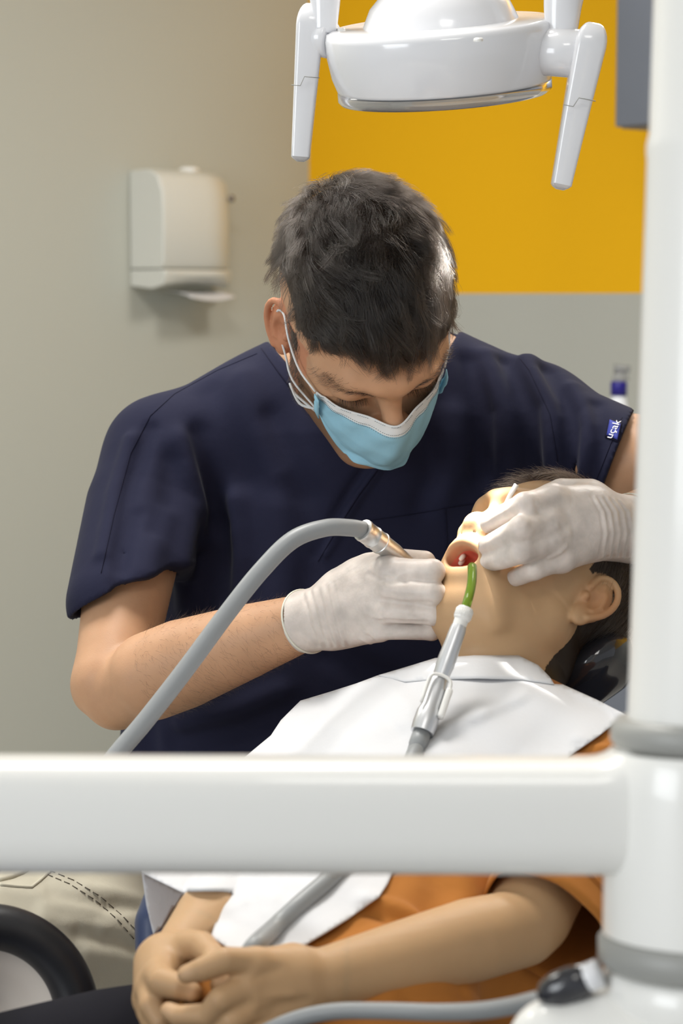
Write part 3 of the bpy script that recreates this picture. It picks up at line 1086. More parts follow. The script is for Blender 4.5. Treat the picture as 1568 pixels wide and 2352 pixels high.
# picture-right arm
body.chain([SHR, at(1420, 1052, 2.04), at(1640, 1075, 1.99), ELB2], [.05, .046, .043, .036], .02)
body.chain([ELB2, at(1700, 1130, 1.90), at(1540, 1190, 1.82), WR2, at(1370, 1210, 1.735)], [.034, .042, .036, .0265, .026], .015)


def tint_dentist(V):
    c = np.ones((len(V), 3), np.float32)
    L = HD.loc(V)
    near = (np.abs(L[:, 0]) < .1) & (L[:, 1] > -.13) & (L[:, 1] < .15) & (L[:, 2] > -.13) & (L[:, 2] < .16)
    # beard shadow along the jaw and in front of the ears
    jaw = near & (L[:, 2] < .005) & (L[:, 1] > -.005) & (np.abs(L[:, 0]) < .066)
    b = np.clip((-.012 - L[:, 2]) / .03, 0, 1) * np.clip((np.abs(L[:, 0]) - .02) / .03, 0, 1)
    c[jaw] *= (1 - .62 * b[jaw])[:, None]
    # short hair under the strands
    sc = near & scalp_d(L)
    c[sc] = (.05, .05, .055)
    for s in (-1, 1):
        d = capsule_dist(L * np.array((1, .35, 1)), [(s * .012, .099 * .35, .030), (s * .028, .094 * .35, .037), (s * .046, .076 * .35, .036), (s * .056, .062 * .35, .030)])
        d = np.where(L[:, 1] > .04, d, 9)
        c *= (1 - .6 * np.exp(-(d / .0038) ** 2))[:, None]
        d = capsule_dist(L, [(s * .019, .088, .0055), (s * .032, .0915, .004), (s * .046, .080, .0065)])
        c *= (1 - .7 * np.exp(-(d / .0016) ** 2))[:, None]
    e = near & (np.abs(L[:, 0]) > .066) & (L[:, 2] < .04)
    c[e] *= (1.05, .82, .78)
    return c


def scalp_d(L):
    """where hair grows on the dentist's head"""
    x, y, z = L[:, 0], L[:, 1], L[:, 2]
    line = .080 - 6.0 * np.maximum(0, np.abs(x) - .030) ** 2 * 1.6 - .55 * np.maximum(0, np.abs(x) - .048)
    front = np.where(y > .028, z > np.maximum(line, .02 + .9 * (y - .028) * 0), True)
    side = np.where(y > .012, z > .012, np.where(y > -.02, z > .022, z > -.055))
    tem = (np.abs(x) < .066) | (y < .034) | (z > .055)
    side2 = ~((y > .012) & (np.abs(x) > .06) & (z < -.012))
    burn = (np.abs(x) > .055) & (y > .006) & (y < .026) & (z > -.035)
    return (front & side & tem & side2) & (z > -.075) & (np.abs(x) < .0725) & ~((y < -.03) & (z < -.06))



HB_LO, HB_HI = HD.o + np.array((-.12, -.17, -.12)), HD.o + np.array((.12, .16, .15))
dbody, dfields = sdf_object('body', body, [
    (np.array((-.30, 1.68, .86)), np.array((.47, 2.32, HD.o[2] + .16)), .003),
    (HB_LO, HB_HI, .00155),
], M['skin_d'], DEN, smooth=2, tint=tint_dentist)

# ------------------------------------------------------------------ scrub top
top = Model()
torso_ops(top, 0.0)
# cap sleeves: the right one hangs down, the left one reaches out
hemL_c = at(292, 1358, 2.005); hemL_n = cv(.46, -.885, -.10); hemL_n /= np.linalg.norm(hemL_n)
hemR_c = at(1414, 1048, 2.03); hemR_n = cv(.93, -.36, -.15); hemR_n /= np.linalg.norm(hemR_n)


def sleeve(pts, rs, hem_c, hem_n, wide, s, arm_pts, arm_rs):
    sub = Model(); sub.chain(pts, rs, 0, 'u', wide, s)
    f0 = sub.ops[0][0]
    cut = Model(); cut.chain(arm_pts, arm_rs, 0)
    f1 = cut.ops[0][0]

    def f(X, Y, Z):
        d = f0(X, Y, Z)
        h = (X - hem_c[0]) * hem_n[0] + (Y - hem_c[1]) * hem_n[1] + (Z - hem_c[2]) * hem_n[2]
        cav = np.maximum(f1(X, Y, Z), -(h + .028))
        return np.maximum(np.maximum(d, h), -cav)
    return f, sub.ops[0][1], sub.ops[0][2]


f, l, h = sleeve([SHL, at(330, 1170, 2.075), at(284, 1385, 1.995)], [.060, .059, .0560], hemL_c, hemL_n, cv(1, .4, 0), 1.0,
                 [SHL, at(325, 1210, 2.06), at(288, 1390, 2.0), at(255, 1560, 1.94)], [.050, .0485, .0480, .046])
top.fn(f, l, h, 'u', .022)
f, l, h = sleeve([SHR, at(1330, 1015, 2.06), at(1450, 1062, 2.02)], [.058, .052, .0490], hemR_c, hemR_n, cv(0, 1, 0), 1.0,
                 [SHR, at(1420, 1052, 2.04), at(1640, 1075, 1.99)], [.05, .0435, .043])
top.fn(f, l, h, 'u', .025)

# V neck: everything in front of the neck between the two neckline planes is open
VB = (868, 1078)
def vplane(p, q):
    a, b = at(*p, 1.0) - EYE, at(*q, 1.0) - EYE
    n = np.cross(a, b); n /= np.linalg.norm(n)
    return n
nA = vplane((612, 780), VB); nB = vplane((1062, 748), VB)
if nA @ (at(860, 900, 1) - EYE) > 0: nA = -nA
if nB @ (at(860, 900, 1) - EYE) > 0: nB = -nB


def vcut(X, Y, Z):
    dA = (X - EYE[0]) * nA[0] + (Y - EYE[1]) * nA[1] + (Z - EYE[2]) * nA[2]
    dB = (X - EYE[0]) * nB[0] + (Y - EYE[1]) * nB[1] + (Z - EYE[2]) * nB[2]
    back = (Y - 2.16)
    return np.maximum(np.maximum(dA, dB), back)


top.fn(vcut, at(560, 1100, 1.9) - .02, at(1120, 640, 2.3) + .02, 's', .002)
top.caps(HD.p(0, -.025, -.035), at(850, 930, 2.13), .062, .075, .01, 's')

top.lazy(folds([
    # picture-left sleeve and shoulder
    ([(300, 1010), (262, 1130), (235, 1270)], 0.0068, .008), ([(345, 985), (300, 1120), (275, 1300)], -0.0068, .008),
    ([(420, 1010), (450, 1120), (480, 1240)], 0.0116, .014), ([(455, 1000), (490, 1130), (515, 1260), (520, 1370)], -0.0136, .014),
    ([(500, 1210), (490, 1300), (470, 1390)], -0.0116, .012), ([(440, 1180), (420, 1290), (430, 1390)], 0.0097, .014),
    ([(540, 1150), (545, 1280), (530, 1400)], 0.0116, .014), ([(380, 1180), (350, 1270), (330, 1350)], 0.0059, .012),
    ([(310, 1180), (285, 1260), (270, 1340)], -0.0059, .008), ([(395, 1060), (385, 1150), (360, 1220)], -0.0059, .012),
    ([(560, 870), (600, 990), (640, 1080)], 0.0068, .016), ([(620, 960), (660, 1060), (700, 1130)], -0.0059, .014),
    ([(480, 900), (520, 1000), (560, 1100)], -0.0059, .016),
    # overlap of the front and pocket bulge
    ([(862, 1075), (820, 1135), (782, 1200), (745, 1270)], 0.0088, .006), ([(845, 1075), (803, 1135), (765, 1200), (728, 1270)], -0.0097, .006),
    ([(640, 1170), (650, 1300), (640, 1420)], 0.0077, .02), ([(700, 1150), (720, 1280), (700, 1400)], -0.0059, .018),
    # picture-right chest and sleeve
    ([(1080, 830), (1110, 950), (1105, 1090)], -0.0088, .012), ([(1120, 820), (1160, 940), (1165, 1090)], 0.0077, .014),
    ([(1165, 830), (1215, 940), (1220, 1080)], -0.0116, .012), ([(1210, 830), (1265, 930), (1275, 1070)], 0.0116, .013),
    ([(1255, 850), (1310, 950), (1305, 1080)], -0.0126, .012), ([(1310, 890), (1350, 980), (1340, 1080)], 0.0068, .012),
    ([(1370, 930), (1385, 1010), (1360, 1100)], -0.0059, .008),
    ([(1040, 960), (1040, 1060), (1010, 1140)], 0.0077, .016), ([(985, 1010), (1000, 1090), (970, 1160)], -0.0077, .014),
    # lower front
    ([(420, 1665), (520, 1640), (640, 1590)], 0.0077, .012), ([(400, 1700), (560, 1670), (680, 1620)], -0.0077, .012),
    ([(300, 1690), (290, 1735), (285, 1790)], 0.0077, .012), ([(340, 1680), (345, 1735), (350, 1800)], -0.0077, .012),
    ([(820, 1450), (900, 1500), (980, 1540)], 0.0077, .016), ([(760, 1500), (840, 1540), (930, 1580)], -0.0077, .014),
]))
scrub, sf = sdf_object('scrub_top', top, [(np.array((-.30, 1.90, .84)), np.array((.40, 2.32, 1.32)), .0026)], M['navy'], DEN, smooth=2)
SF = sf[0]


def on_top(px, py, lift=.0008):
    d = SF.hit(px, py, 1.5, 2.5)
    return None if d is None else at(px, py, d - lift)


def seam_on(F, pl, name, material, parent, r=.0007, lift=.0006, step=7, dash=None, d0=1.5):
    """a stitched line following a surface; dash=(on, off) in metres"""
    pts = []
    for i in range(len(pl) - 1):
        L = math.hypot(pl[i + 1][0] - pl[i][0], pl[i + 1][1] - pl[i][1]); n = max(2, int(L / step))
        for t in np.linspace(0, 1, n + 1)[:(n + 1 if i == len(pl) - 2 else n)]:
            x = pl[i][0] * (1 - t) + pl[i + 1][0] * t; y = pl[i][1] * (1 - t) + pl[i + 1][1] * t
            d = F.hit(x, y, d0, 2.5)
            if d is not None: pts.append(at(x, y, d - lift))
    b = MB()
    if dash is None:
        b.tube(pts, r, 6)
    else:
        acc, on, seg = 0.0, True, [pts[0]]
        for i in range(1, len(pts)):
            acc += np.linalg.norm(pts[i] - pts[i - 1]); seg.append(pts[i])
            if acc > (dash[0] if on else dash[1]):
                if on and len(seg) > 1: b.tube(seg, r, 5)
                on = not on; acc = 0; seg = [pts[i]]
    return b.build(name, material, parent)


# neckline band, sleeve seam, hems, front overlap, pocket
seam_on(SF, [(600, 800), (640, 856), (690, 920), (745, 985), (800, 1035), (850, 1075)], 'neckline_seam', M['navy_dark'], scrub, .0005)
seam_on(SF, [(590, 812), (500, 850), (400, 905), (345, 955), (300, 1040), (262, 1180), (232, 1316)], 'sleeve_seam', M['navy_dark'], scrub, .0004)
seam_on(SF, [(866, 1080), (825, 1135), (780, 1205), (730, 1290)], 'overlap_seam', M['navy_dark'], scrub, .0005)
seam_on(SF, [(800, 1202), (900, 1188), (1000, 1172), (1022, 1166)], 'pocket_seam', M['navy_dark'], scrub, .0004)
seam_on(SF, [(1022, 1300), (1026, 1240), (1022, 1166), (1100, 1155), (1190, 1150)], 'pocket_seam', M['navy_dark'], scrub, .0005)
seam_on(SF, [(1428, 958), (1402, 1020), (1366, 1110)], 'hem_seam', M['navy_dark'], scrub, .00035)
seam_on(SF, [(1160, 780), (1215, 850), (1262, 950), (1280, 1060)], 'armhole_seam', M['navy_dark'], scrub, .00035)

# woven label on the sleeve
import bmesh
def patch(pts, F, name, material, parent, lift=.0012, n=6, thick=.0008, d0=1.5):
    """four picture corners draped on a surface"""
    V, Fc = [], []
    for i in range(n + 1):
        for j in range(n + 1):
            u, v = i / n, j / n
            x = (pts[0][0] * (1 - u) + pts[1][0] * u) * (1 - v) + (pts[3][0] * (1 - u) + pts[2][0] * u) * v
            y = (pts[0][1] * (1 - u) + pts[1][1] * u) * (1 - v) + (pts[3][1] * (1 - u) + pts[2][1] * u) * v
            d = F.hit(x, y, d0, 2.5)
            V.append(at(x, y, (d if d else 2.0) - lift))
    for i in range(n):
        for j in range(n):
            a = i * (n + 1) + j
            Fc.append((a, a + 1, a + n + 2, a + n + 1))
    return MB().add(V, Fc).build(name, material, parent, solid=thick)


patch([(1399, 959), (1428, 971), (1419, 1016), (1388, 1003)], SF, 'label_border', M['navy_dark'], scrub, .0010)
lab = patch([(1400, 964), (1425, 974), (1417, 1010), (1393, 999)], SF, 'sleeve_label', M['label_blue'], scrub, .0020)
cu = bpy.data.curves.new('label_text', 'FONT')
cu.body = 'u\u00e7ak'; cu.size = .0115; cu.align_x = 'CENTER'; cu.align_y = 'CENTER'; cu.extrude = .0002
cu.materials.append(M['label_white'])
to = bpy.data.objects.new('label_text', cu); COL.objects.link(to)
tc_ = on_top(1408, 986, .0030)
xdir = at(1414, 968, 2.0) - at(1403, 1004, 2.0); xdir /= np.linalg.norm(xdir)
e1, e2 = on_top(1400, 972, 0), on_top(1418, 1000, 0)
pz = np.cross(on_top(1421, 978, 0) - on_top(1398, 990, 0), on_top(1412, 970, 0) - on_top(1404, 1005, 0)); pz /= np.linalg.norm(pz)
if pz @ FWD > 0: pz = -pz
xdir -= pz * (xdir @ pz); xdir /= np.linalg.norm(xdir); ydir = np.cross(pz, xdir)
mw = Matrix(((xdir[0], ydir[0], pz[0], tc_[0]), (xdir[1], ydir[1], pz[1], tc_[1]), (xdir[2], ydir[2], pz[2], tc_[2]), (0, 0, 0, 1)))
tm = bpy.data.meshes.new_from_object(to)
bpy.data.objects.remove(to)
tm.transform(mw)
tm.name = 'label_text'
tm.materials.clear()
link('label_text', tm, M['label_white'], lab, smooth=False)

# ------------------------------------------------------------------ gloved hands of the dentist
def glove_fields(model, ctr, half, h, name, parent, extra_fold=None):
    if extra_fold: model.lazy(folds(extra_fold))
    return sdf_object(name, model, [(ctr - half, ctr + half, h)], M['glove'], parent, smooth=2)


def ring_part(name, c, n, wide, r1, r2, tr, material, parent, tilt=0):
    """a rolled edge: torus of elliptical outline"""
    n = n / np.linalg.norm(n); w = wide - n * (wide @ n); w /= np.linalg.norm(w); u = np.cross(n, w)
    pts = []
    for k in range(49):
        a = 2 * math.pi * k / 48
        pts.append(c + w * (r1 * math.cos(a)) + u * (r2 * math.sin(a)))
    return MB().tube(pts, tr, 8, caps=False).build(name, material, parent)


g = Model()
k_ = .010
cw = at(704, 1427, 1.822)
# wrist and cuff
g.chain([cw, at(735, 1418, 1.812), at(780, 1402, 1.80)], [.0283, .0275, .027], 0, wide=cv(.28, 1, 0), s=1.0)
mcp = [at(893, 1309, 1.757), at(897, 1354, 1.750), at(890, 1402, 1.752), at(872, 1445, 1.765)]
cmc = [at(775, 1375, 1.80), at(775, 1395, 1.796), at(775, 1418, 1.798), at(770, 1440, 1.805)]
for a, c, r0, r1 in zip(cmc, mcp, (.019, .019, .019, .018), (.0128, .0125, .012, .0115)):
    g.caps(a, c, r0, r1, .014)
g.caps(at(800, 1400, 1.815), at(870, 1375, 1.79), .022, .016, .012)          # palm
pip = [at(986, 1312, 1.742), at(988, 1361, 1.738), at(990, 1408, 1.745), at(985, 1447, 1.762)]
rf = [.0106, .0104, .0098, .0082]
mcp = [q - FWD * .006 for q in mcp]
pip = [q - FWD * .012 + RIGHT * .002 for q in pip]
for c, p_, r in zip(mcp, pip, rf):
    g.chain([c, c * .5 + p_ * .5 - FWD * .002, p_], [r * 1.10, r * .98, r], .0035)
# the fingers fold away beyond the middle knuckle
dip = [at(992, 1334, 1.772), at(968, 1368, 1.766), at(965, 1410, 1.772), at(962, 1446, 1.785)]
tip = [at(985, 1345, 1.792), at(925, 1372, 1.778), at(915, 1412, 1.782), at(915, 1442, 1.79)]
dip, tip = [[q - FWD * .010 + RIGHT * .002 for q in qq] for qq in (dip, tip)]
for p_, d_, t_, r in zip(pip, dip, tip, rf):
    g.chain([p_, d_, t_], [r * .98, r * .88, r * .8], .0025)
# thumb along the top of the handpiece
g.chain([at(790, 1350, 1.805), at(850, 1312, 1.785), at(915, 1290, 1.782), at(975, 1290, 1.782), at(990, 1305, 1.784)], [.019, .0155, .0115, .0096, .008], .009)
g.caps(at(830, 1340, 1.79), at(890, 1312, 1.77), .018, .012, .014)
rh_folds = [([(845, 1318), (895, 1340), (930, 1336)], -.0016, .0022), ([(868, 1325), (905, 1328), (925, 1322)], .0012, .002),
            ([(880, 1378), (925, 1384), (985, 1385)], -.0016, .0025), ([(875, 1425), (920, 1428), (980, 1430)], -.0014, .0025),
            ([(842, 1410), (872, 1420), (890, 1428)], .0010, .002), ([(830, 1468), (850, 1478)], .0012, .002),
            ([(845, 1462), (862, 1474)], -.0012, .002), ([(895, 1395), (900, 1370)], -.0006, .003),
            ([(855, 1365), (880, 1350)], .0008, .006), ([(850, 1405), (878, 1400)], .0008, .006)]
for i in range(9):
    x = 706 + i * 9
    rh_folds.append(([(x - 12, 1362 + i * -3), (x, 1400), (x + 8, 1440), (x + 24, 1485)], (.0007 if i % 2 else -.0008), .0016))
glove_r, gf = glove_fields(g, at(845, 1380, 1.774), np.array((.074, .074, .062)), .00115, 'glove', DEN, rh_folds)
GR = gf[0]
glove_r['label'] = 'powdery latex glove gripping the drill'
ring_part('cuff', at(704, 1427, 1.822), mcp[1] - cw, cv(.28, 1, 0), .0288, .0283, .0011, M['glove_cuff'], glove_r)

# ---- the other hand, spread over the cheek
g = Model()
cw2 = at(1432, 1214, 1.760)
g.chain([at(1447, 1216, 1.765), cw2, at(1390, 1206, 1.742), at(1355, 1200, 1.732)], [.0296, .0292, .0285, .028], 0)
mcp = [at(1268, 1146, 1.705), at(1258, 1196, 1.694), at(1266, 1243, 1.694), at(1290, 1284, 1.703)]
cmc = [at(1352, 1172, 1.735), at(1350, 1190, 1.728), at(1350, 1212, 1.728), at(1350, 1236, 1.734)]
for a, c, r0, r1 in zip(cmc, mcp, (.0195, .019, .019, .0185), (.0125, .0125, .0122, .0115)):
    g.caps(a, c, r0, r1, .014)
g.caps(at(1360, 1215, 1.76), at(1290, 1220, 1.735), .024, .016, .014)
pip = [at(1206, 1160, 1.684), at(1195, 1216, 1.672), at(1198, 1266, 1.676), at(1226, 1308, 1.690)]
dip = [at(1160, 1183, 1.700), at(1150, 1240, 1.690), at(1152, 1283, 1.694), at(1196, 1322, 1.702)]
tip = [at(1124, 1204, 1.718), at(1119, 1254, 1.712), at(1122, 1292, 1.712), at(1172, 1332, 1.712)]
rf = [.0104, .0104, .0100, .0086]
for c, p_, d_, t_, r in zip(mcp, pip, dip, tip, rf):
    g.chain([c, p_], [r * 1.12, r], .006)
    g.chain([p_, d_, t_], [r, r * .9, r * .78], .003)
# thumb behind, pinching the mirror handle
g.chain([at(1350, 1150, 1.752), at(1290, 1140, 1.752), at(1215, 1165, 1.748), at(1150, 1205, 1.745), at(1128, 1220, 1.742)], [.019, .0155, .012, .0098, .0082], .010)
lh_folds = [([(1280, 1135), (1240, 1160), (1190, 1185)], .0008, .004), ([(1278, 1210), (1240, 1232), (1215, 1242)], .0011, .003),
            ([(1300, 1255), (1285, 1270), (1262, 1280)], .0011, .002), ([(1228, 1158), (1236, 1175)], -.0008, .003),
            ([(1305, 1225), (1275, 1240)], .0010, .004), ([(1215, 1220), (1222, 1205)], -.0007, .003)]
for i in range(10):
    x = 1372 + i * 7.5
    lh_folds.append(([(x - 14, 1140 + i * 1.2), (x + 6, 1175), (x + 14, 1225), (x + 4, 1280)], (.0008 if i % 2 else -.0009), .0015))
glove_l, gf = glove_fields(g, at(1285, 1222, 1.722), np.array((.069, .075, .062)), .00115, 'glove', DEN, lh_folds)
GL = gf[0]
glove_l['label'] = 'powdery latex glove spread over the cheek'
ring_part('cuff', at(1449, 1213, 1.7665), at(1540, 1190, 1.82) - WR2, cv(.1, 1, 0), .0296, .0290, .0010, M['glove_cuff'], glove_l)

# finger nails showing through the glove
for (px, py, ax_) in ((1146, 1283, (-.93, -.36)), (1188, 1326, (-.93, -.33))):
    d = GL.hit(px, py, 1.5)
    if d:
        pass

# ------------------------------------------------------------------ surgical mask
def mask_surface(fr):
    """rows from the bridge of the nose to under the chin, columns from one side to the other"""
    rows = [
        [(-.0600, .066, .000), (-.046, .088, .001), (-.023, .107, .005), (0, .1225, .004)],
        [(-.0600, .066, -.012), (-.048, .089, -.014), (-.026, .113, -.014), (0, .1315, -.014)],
        [(-.0600, .064, -.024), (-.048, .089, -.034), (-.026, .115, -.042), (0, .1300, -.044)],
        [(-.0585, .061, -.034), (-.045, .083, -.054), (-.023, .107, -.066), (0, .1200, -.069)],
        [(-.0565, .056, -.044), (-.040, .077, -.066), (-.020, .098, -.084), (0, .1060, -.090)],
    ]
    full = [r + [(-x, y, z) for (x, y, z) in r[:-1][::-1]] for r in rows]
    A = np.array(full)                                   # 5 x 7 x 3
    def cr(P, n):
        P = [np.asarray(p) for p in P]
        return np.array(catmull(P, [0] * len(P), n)[0])
    A = np.stack([cr(A[i], 8) for i in range(A.shape[0])])
    A = np.stack([cr(A[:, j], 10) for j in range(A.shape[1])], 1)
    return A


A = mask_surface(HD)
nr, nc = A.shape[:2]
# pleats: shallow steps across the front
for i in range(nr):
    v = i / (nr - 1)
    for j in range(nc):
        u = abs(j / (nc - 1) * 2 - 1)
        st = sum(.0016 * (1 / (1 + math.exp(-(v - c_) * 60)) - v) for c_ in (.38, .56, .74))
        A[i, j, 1] += st * (1 - u ** 4)
        A[i, j, 1] += .0009 * math.sin(j * .9 + i * .35) * (v > .12)
W = np.array([HD.p(*A[i, j]) for i in range(nr) for j in range(nc)])


def push_out(F, P, gap, it=4):
    P = P.copy()
    for _ in range(it):
        v = F.value(P)
        g = np.stack([F.value(P + np.eye(3)[i] * .002) - F.value(P - np.eye(3)[i] * .002) for i in range(3)], 1)
        g /= np.linalg.norm(g, axis=1)[:, None] + 1e-9
        P += g * np.clip(gap - v, 0, .01)[:, None]
    return P


W = push_out(dfields[1], W, .0022)
A = HD.loc(W).reshape(nr, nc, 3)
b = MB(); F = []
mi = []
for i in range(nr - 1):
    for j in range(nc - 1):
        F.append((i * nc + j, (i + 1) * nc + j, (i + 1) * nc + j + 1, i * nc + j + 1)); mi.append(1 if i < 6 else 0)
b.add(W, F); b.mi = mi
mask = b.build('face_mask', [M['mask_blue'], M['mask_white']], DEN, solid=.0012)
WA = W.reshape(nr, nc, 3)
dots = MB()
mf = HD.F
for row in (1, 5, 6.4):
    for j10 in range(20, (nc - 3) * 10, 5):
        j = j10 / 10
        i0, j0 = int(row), int(j); fi, fj = row - i0, j - j0
        p = (WA[i0, j0] * (1 - fi) + WA[i0 + 1, j0] * fi) * (1 - fj) + (WA[i0, j0 + 1] * (1 - fi) + WA[i0 + 1, j0 + 1] * fi) * fj
        q = WA[i0, j0 + 1] - WA[i0, j0]; q /= np.linalg.norm(q)
        if row == 1 and (int(j10 / 5) % 9 > 5): continue
        nrm = np.cross(q, WA[i0 + 1, j0] - WA[i0, j0]); nrm /= np.linalg.norm(nrm)
        if nrm @ HD.F < 0: nrm = -nrm
        p = p + nrm * .0008
        dots.tube([p - q * .0005, p + q * .0005], .00028, 5)
dots.build('embossed_dots', mat('embossing', (0.22, 0.27, 0.30, 1), .8), mask)
# folded side bands and ear loops
for s, j in ((-1, 0), (1, nc - 1)):
    e = [HD.p(*(A[i, j] + np.array((s * .0012, .002, 0)))) for i in range(0, nr, 4)]
    e2 = [HD.p(*(A[i, j] + np.array((-s * .0015, .011, 0)))) for i in range(0, nr, 4)]
    V = []
    for p, q in zip(e, e2): V += [p + HD.R * s * .0008, q + HD.R * s * .0022]
    F = [(2 * i, 2 * i + 1, 2 * i + 3, 2 * i + 2) for i in range(len(e) - 1)]
    MB().add(V, F).build('side_band', M['mask_blue'], mask, solid=.0012)
    ear = HD.p(s * .0735, -.006, .030)
    pts = [HD.p(*(A[0, j] + np.array((s * .001, 0, 0)))), HD.p(s * .0725, .044, .008), HD.p(s * .0765, .018, .022), HD.p(s * .0755, -.004, .030), HD.p(s * .078, -.018, .018), HD.p(s * .077, -.016, -.006),
           HD.p(s * .0745, .004, -.022), HD.p(s * .0725, .026, -.034), HD.p(*(A[nr - 1, j] + np.array((s * .001, 0, .002))))]
    MB().tube(pts, [.0011] * 9, 8, smooth_n=5).build('ear_loop', M['mask_white'], mask)
# loose loop end by the cheek
pts = [HD.p(*A[nr - 1, 0]), HD.p(-.071, .048, -.042), HD.p(-.078, .036, -.024), HD.p(-.074, .042, -.034), HD.p(*(A[nr - 1, 0] + np.array((-.001, 0, -.003))))]
MB().tube(pts, [.0012, .0014, .001, .0012, .0012], 8, smooth_n=5).build('ear_loop', M['mask_white'], mask)

# ------------------------------------------------------------------ the dentist's hair
hm = hair_material('hair_dark', (0.010, 0.0075, 0.006, 1), .28)
cap = Model()
cap.ell(HD.p(0, -.016, .050), np.array((.0775, .0965, .0885)), HD.M3, 0)
cap.ell(HD.p(0, .036, .060), np.array((.0625, .060, .052)), HD.M3, .03)
cf = cap.field(HD.o - .14, HD.o + .15, .003)
Vc, Qc = cf.mesh()
Lc = HD.loc(Vc)
ok = scalp_d(Lc)[Qc].all(1)
rng = np.random.default_rng(5)


def smooth_noise(P, scale, seed):
    """three independent slow fields on points"""
    r = np.random.default_rng(seed)
    out = np.zeros_like(P)
    for o in range(3):
        K_ = r.normal(size=(5, 3)) * scale; ph_ = r.random(5) * 6.28
        out[:, o] = np.sin(P @ K_.T + ph_).mean(1) * 1.6
    return out


P0, N0 = mesh_points(Vc, Qc[ok], 30000, rng, lambda C_: 1 + 1.6 * (HD.loc(C_)[:, 1] > .05))
fl = np.sum(N0 * (P0 - HD.p(0, 0, .04)), 1) < 0
N0[fl] *= -1
P0 -= N0 * .004
L0 = HD.loc(P0); Nl = N0 @ HD.M3.T
whorl = np.array((-.012, -.070, .100))
flow = L0 - whorl
flow[:, 1] += .03
side = np.clip((np.abs(L0[:, 0]) - .045) / .03, 0, 1)[:, None]
# top hair swept forward and to the subject's left in waves, sides lie down and back a little
flow = flow / (np.linalg.norm(flow, axis=1)[:, None] + 1e-9)
down = np.array((0, .10, -1.0))[None, :]
flow = flow * (1 - side) + down * side
tuft = smooth_noise(L0, 55, 1) * .55 + smooth_noise(L0, 150, 2) * .45
flow = flow + tuft * (1 - .55 * side)
flow[:, 0] += .25 * (1 - side[:, 0])
flow -= Nl * np.sum(flow * Nl, 1)[:, None]
flow /= (np.linalg.norm(flow, axis=1)[:, None] + 1e-9)
n = len(P0)
topness = np.clip((L0[:, 2] - .03) / .07, 0, 1)
length = (.010 + .030 * topness) * (.7 + .6 * rng.random(n))
length *= np.where(L0[:, 1] < -.05, .75, 1.0)
length *= 1 - .6 * side[:, 0] * (1 - topness)
fringe = np.clip((L0[:, 1] - .045) / .03, 0, 1) * (1 - side[:, 0])
length += fringe * .010
KN = 8
S = np.zeros((n, KN, 3))
pos = L0.copy(); dirv = flow * .62 + Nl * (.55 + .35 * topness[:, None]) * (1 + .8 * smooth_noise(L0, 190, 12)[:, :1])
dirv /= np.linalg.norm(dirv, axis=1)[:, None]
curl = smooth_noise(L0, 120, 3)
jit = rng.normal(size=(n, 3)) * .22 + smooth_noise(L0, 260, 9) * .30
for k in range(KN):
    S[:, k] = pos
    t = k / (KN - 1)
    st = length / (KN - 1)
    d = dirv + jit * (.4 + t) + curl * .45 * t
    d = d / np.linalg.norm(d, axis=1)[:, None]
    pos = pos + d * st[:, None]
    # bend towards the flow and stay above the skull
    q = (pos - np.array((0, -.014, .050))) / np.array((.080, .099, .091))
    rq = np.linalg.norm(q, axis=1)
    lift = np.clip((.035 + .05 * topness * (1 - .5 * fringe)) - (rq - 1), 0, None)
    nn = q / rq[:, None]
    dirv = dirv * .55 + flow * .55 - nn * (.42 * np.clip(rq - 1.02, 0, .2) * 6)[:, None] + nn * lift[:, None] * 1.2
    dirv[:, 2] -= fringe * .10
    dirv /= np.linalg.norm(dirv, axis=1)[:, None]
# clump strands towards a neighbour
order = rng.permutation(n)
nclump = n // 22
heads = order[:nclump]
cell = {}
kd_pts = L0[heads]
from mathutils.kdtree import KDTree
kd = KDTree(nclump)
for i in range(nclump): kd.insert(kd_pts[i], i)
kd.balance()
own = np.array([kd.find(L0[i])[1] for i in range(n)])
tgt = S[heads[own]] + (L0 - L0[heads[own]])[:, None, :] * np.linspace(1, .25, KN)[None, :, None]
w = (np.linspace(0, .75, KN) ** 1.0)[None, :, None]
S = S * (1 - w) + tgt * w
World = HD.o + (S.reshape(-1, 3) @ HD.M3)
hair_d = strands('hair', World.reshape(n, KN, 3), .00011, hm, DEN)

# brows, lashes and cheek stubble, all short
nb = []
bm_rng = np.random.default_rng(8)
for s in (-1, 1):
    for i in range(260):
        t = bm_rng.random()
        path = [(s * .013, .0995, .029), (s * .028, .095, .0365), (s * .046, .0775, .036), (s * .055, .062, .030)]
        a = t * 3; i0 = min(int(a), 2); f_ = a - i0
        p = np.array(path[i0]) * (1 - f_) + np.array(path[i0 + 1]) * f_
        p = p + np.array((0, .0005, bm_rng.normal() * .0022))
        dr = np.array((s * .8, -.35 * t, .55 - .8 * t)); dr += bm_rng.normal(size=3) * .18
        L_ = .006 + .003 * bm_rng.random()
        nb.append([p + dr * L_ * k / 4 + np.array((0, .0012 * math.sin(k / 4 * 3), 0)) for k in range(5)])
    for i in range(120):
        t = bm_rng.random()
        p = np.array((s * (.019 + .027 * t), .0905 - .009 * t * t, .0045 + .003 * t))
        dr = np.array((s * (.3 * t), .8, -.45)); dr += bm_rng.normal(size=3) * .12
        nb.append([p + dr * .007 * k / 4 + np.array((0, 0, .0012 * (k / 4) ** 2)) for k in range(5)])
B = HD.o + (np.array(nb).reshape(-1, 3) @ HD.M3)
B = B.reshape(-1, 5, 3)
roots = snap(dfields[1], B[:, 0])
B = B + (roots - B[:, 0])[:, None, :]
out_ = HD.F * .0011
B = B + out_ * np.linspace(0, 1, 5)[None, :, None]
strands('eyebrow_hair', B.reshape(-1, 5, 3), .0001, hm, DEN)

